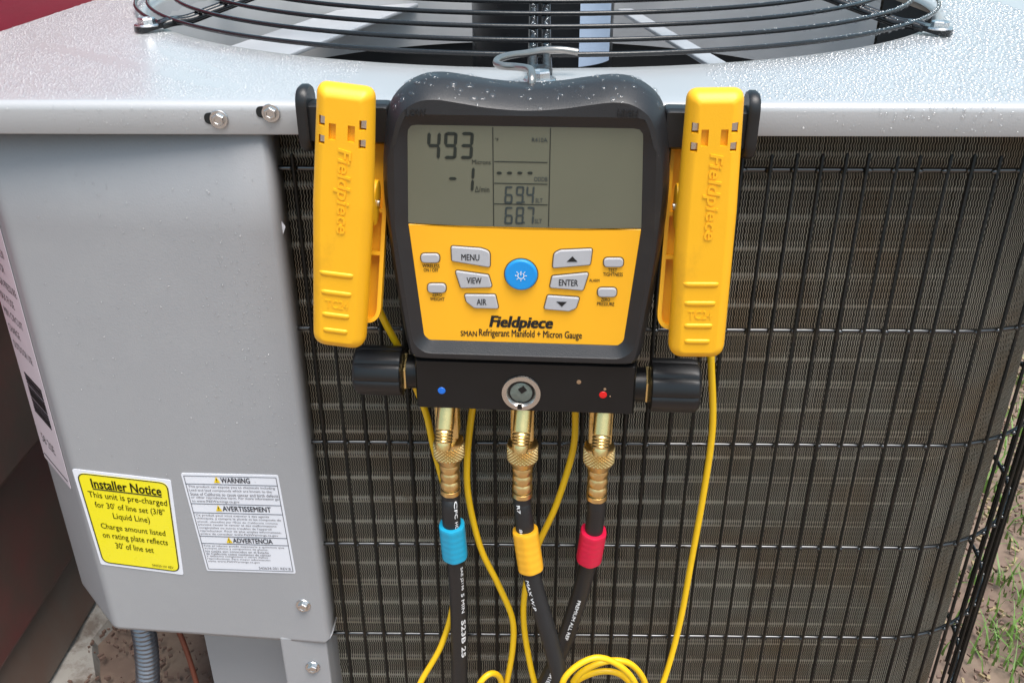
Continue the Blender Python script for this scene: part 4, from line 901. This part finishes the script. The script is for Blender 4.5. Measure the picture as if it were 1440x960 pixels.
# on the gauge: upper faces of the rubber housing, sparse elsewhere
bm_ = np.array(GF.mat()); tri = [(f[0], f[1], f[2]) for f in HF if len(f) == 4]+[(f[0], f[2], f[3]) for f in HF if len(f) == 4]
tri = np.array(tri); a, b, c_ = HV[tri[:, 0]], HV[tri[:, 1]], HV[tri[:, 2]]; nn_ = np.cross(b-a, c_-a); ar = np.linalg.norm(nn_, axis=1)/2; nn_ /= (np.linalg.norm(nn_, axis=1)[:, None]+1e-12)
cen = (a+b+c_)/3; flip = np.sum(nn_*(cen-np.array([0, .02, 0])), 1) < 0; nn_[flip] *= -1
def on_tri(wt, cnt, r0, r1, label, flat):
    wt = wt*ar; wt /= wt.sum(); id_ = RNG.choice(len(tri), cnt, p=wt); s = np.sqrt(RNG.random(cnt))[:, None]; t_ = RNG.random(cnt)[:, None]
    p = (1-s)*a[id_]+s*(1-t_)*b[id_]+s*t_*c_[id_]; nq = nn_[id_]; p = p @ bm_[:3, :3].T+bm_[:3, 3]; nq = nq @ bm_[:3, :3].T
    drops('water_droplets', p, nq, r0+(r1-r0)*RNG.random(cnt)**3, label, flat, 10, 'water_dark')
on_tri(np.where((nn_[:, 2] > .25) & (cen[:, 2] > .07), 1.0, 0)*np.clip(nn_[:, 2], 0, 1)**1.5, 240, .0004, .0030, 'rain drops on the sloping top of the gauge housing', .5)
on_tri(np.where((nn_[:, 1] < -.2) & (cen[:, 2] < .08), 1.0, 0), 190, .0002, .0006, 'fine wet specks on the sides of the gauge housing', .5)
# beads strung on the grille wires at right
P = []; Nn_ = []; Rr = []
for i in range(700):
    r, zz = RG[random.choice((0, 0, 1, 1, 2, 3))]; t = R(random.triangular(-72, -5, -30)); s = random.choice((-1, 0, 0, 1)); nv = np.array([s*.5*math.cos(t), s*.5*math.sin(t), -1 if random.random() < .45 else 1]); nv /= np.linalg.norm(nv)
    P.append(np.array([CX+r*math.cos(t), CY+r*math.sin(t), zz])+nv*.0018); Nn_.append(nv); Rr.append(random.uniform(.0007, .0016))
for i in range(170):
    kx = random.choice((0, 0, 1)); a_ = R(-90.8+kx*360/7); r = random.uniform(.30, .47); s_ = random.choice((-1, 1)); nv = np.array([random.uniform(-.5, .5), random.uniform(-.8, 0), 1]); nv /= np.linalg.norm(nv)
    P.append(np.array([CX+r*math.cos(a_)-math.sin(a_)*s_*.0056, CY+r*math.sin(a_)+math.cos(a_)*s_*.0056, guard_z(min(r, .463))-.0058])+nv*.0037); Nn_.append(nv); Rr.append(random.uniform(.0007, .0017))
drops('water_droplets', P, Nn_, Rr, 'rain beads strung along the black grille wires at right', .9)

# ------------------------------------------------------------------ finish lettering and cut the clamp windows
flush_text()
bpy.context.view_layer.update()
for lev, co in BOOLS:
    lev.modifiers.clear(); md_ = lev.modifiers.new('windows', 'BOOLEAN'); md_.object = co; md_.operation = 'DIFFERENCE'; md_.solver = 'EXACT'
bpy.context.view_layer.update(); dg = bpy.context.evaluated_depsgraph_get()
for lev, co in BOOLS:
    me = bpy.data.meshes.new_from_object(lev.evaluated_get(dg)); lev.modifiers.clear(); lev.data = me
    me.set_sharp_from_angle(angle=R(35)); wn = lev.modifiers.new('normals', 'WEIGHTED_NORMAL'); wn.keep_sharp = True; wn.weight = 100
for lev, co in BOOLS: bpy.data.objects.remove(co)
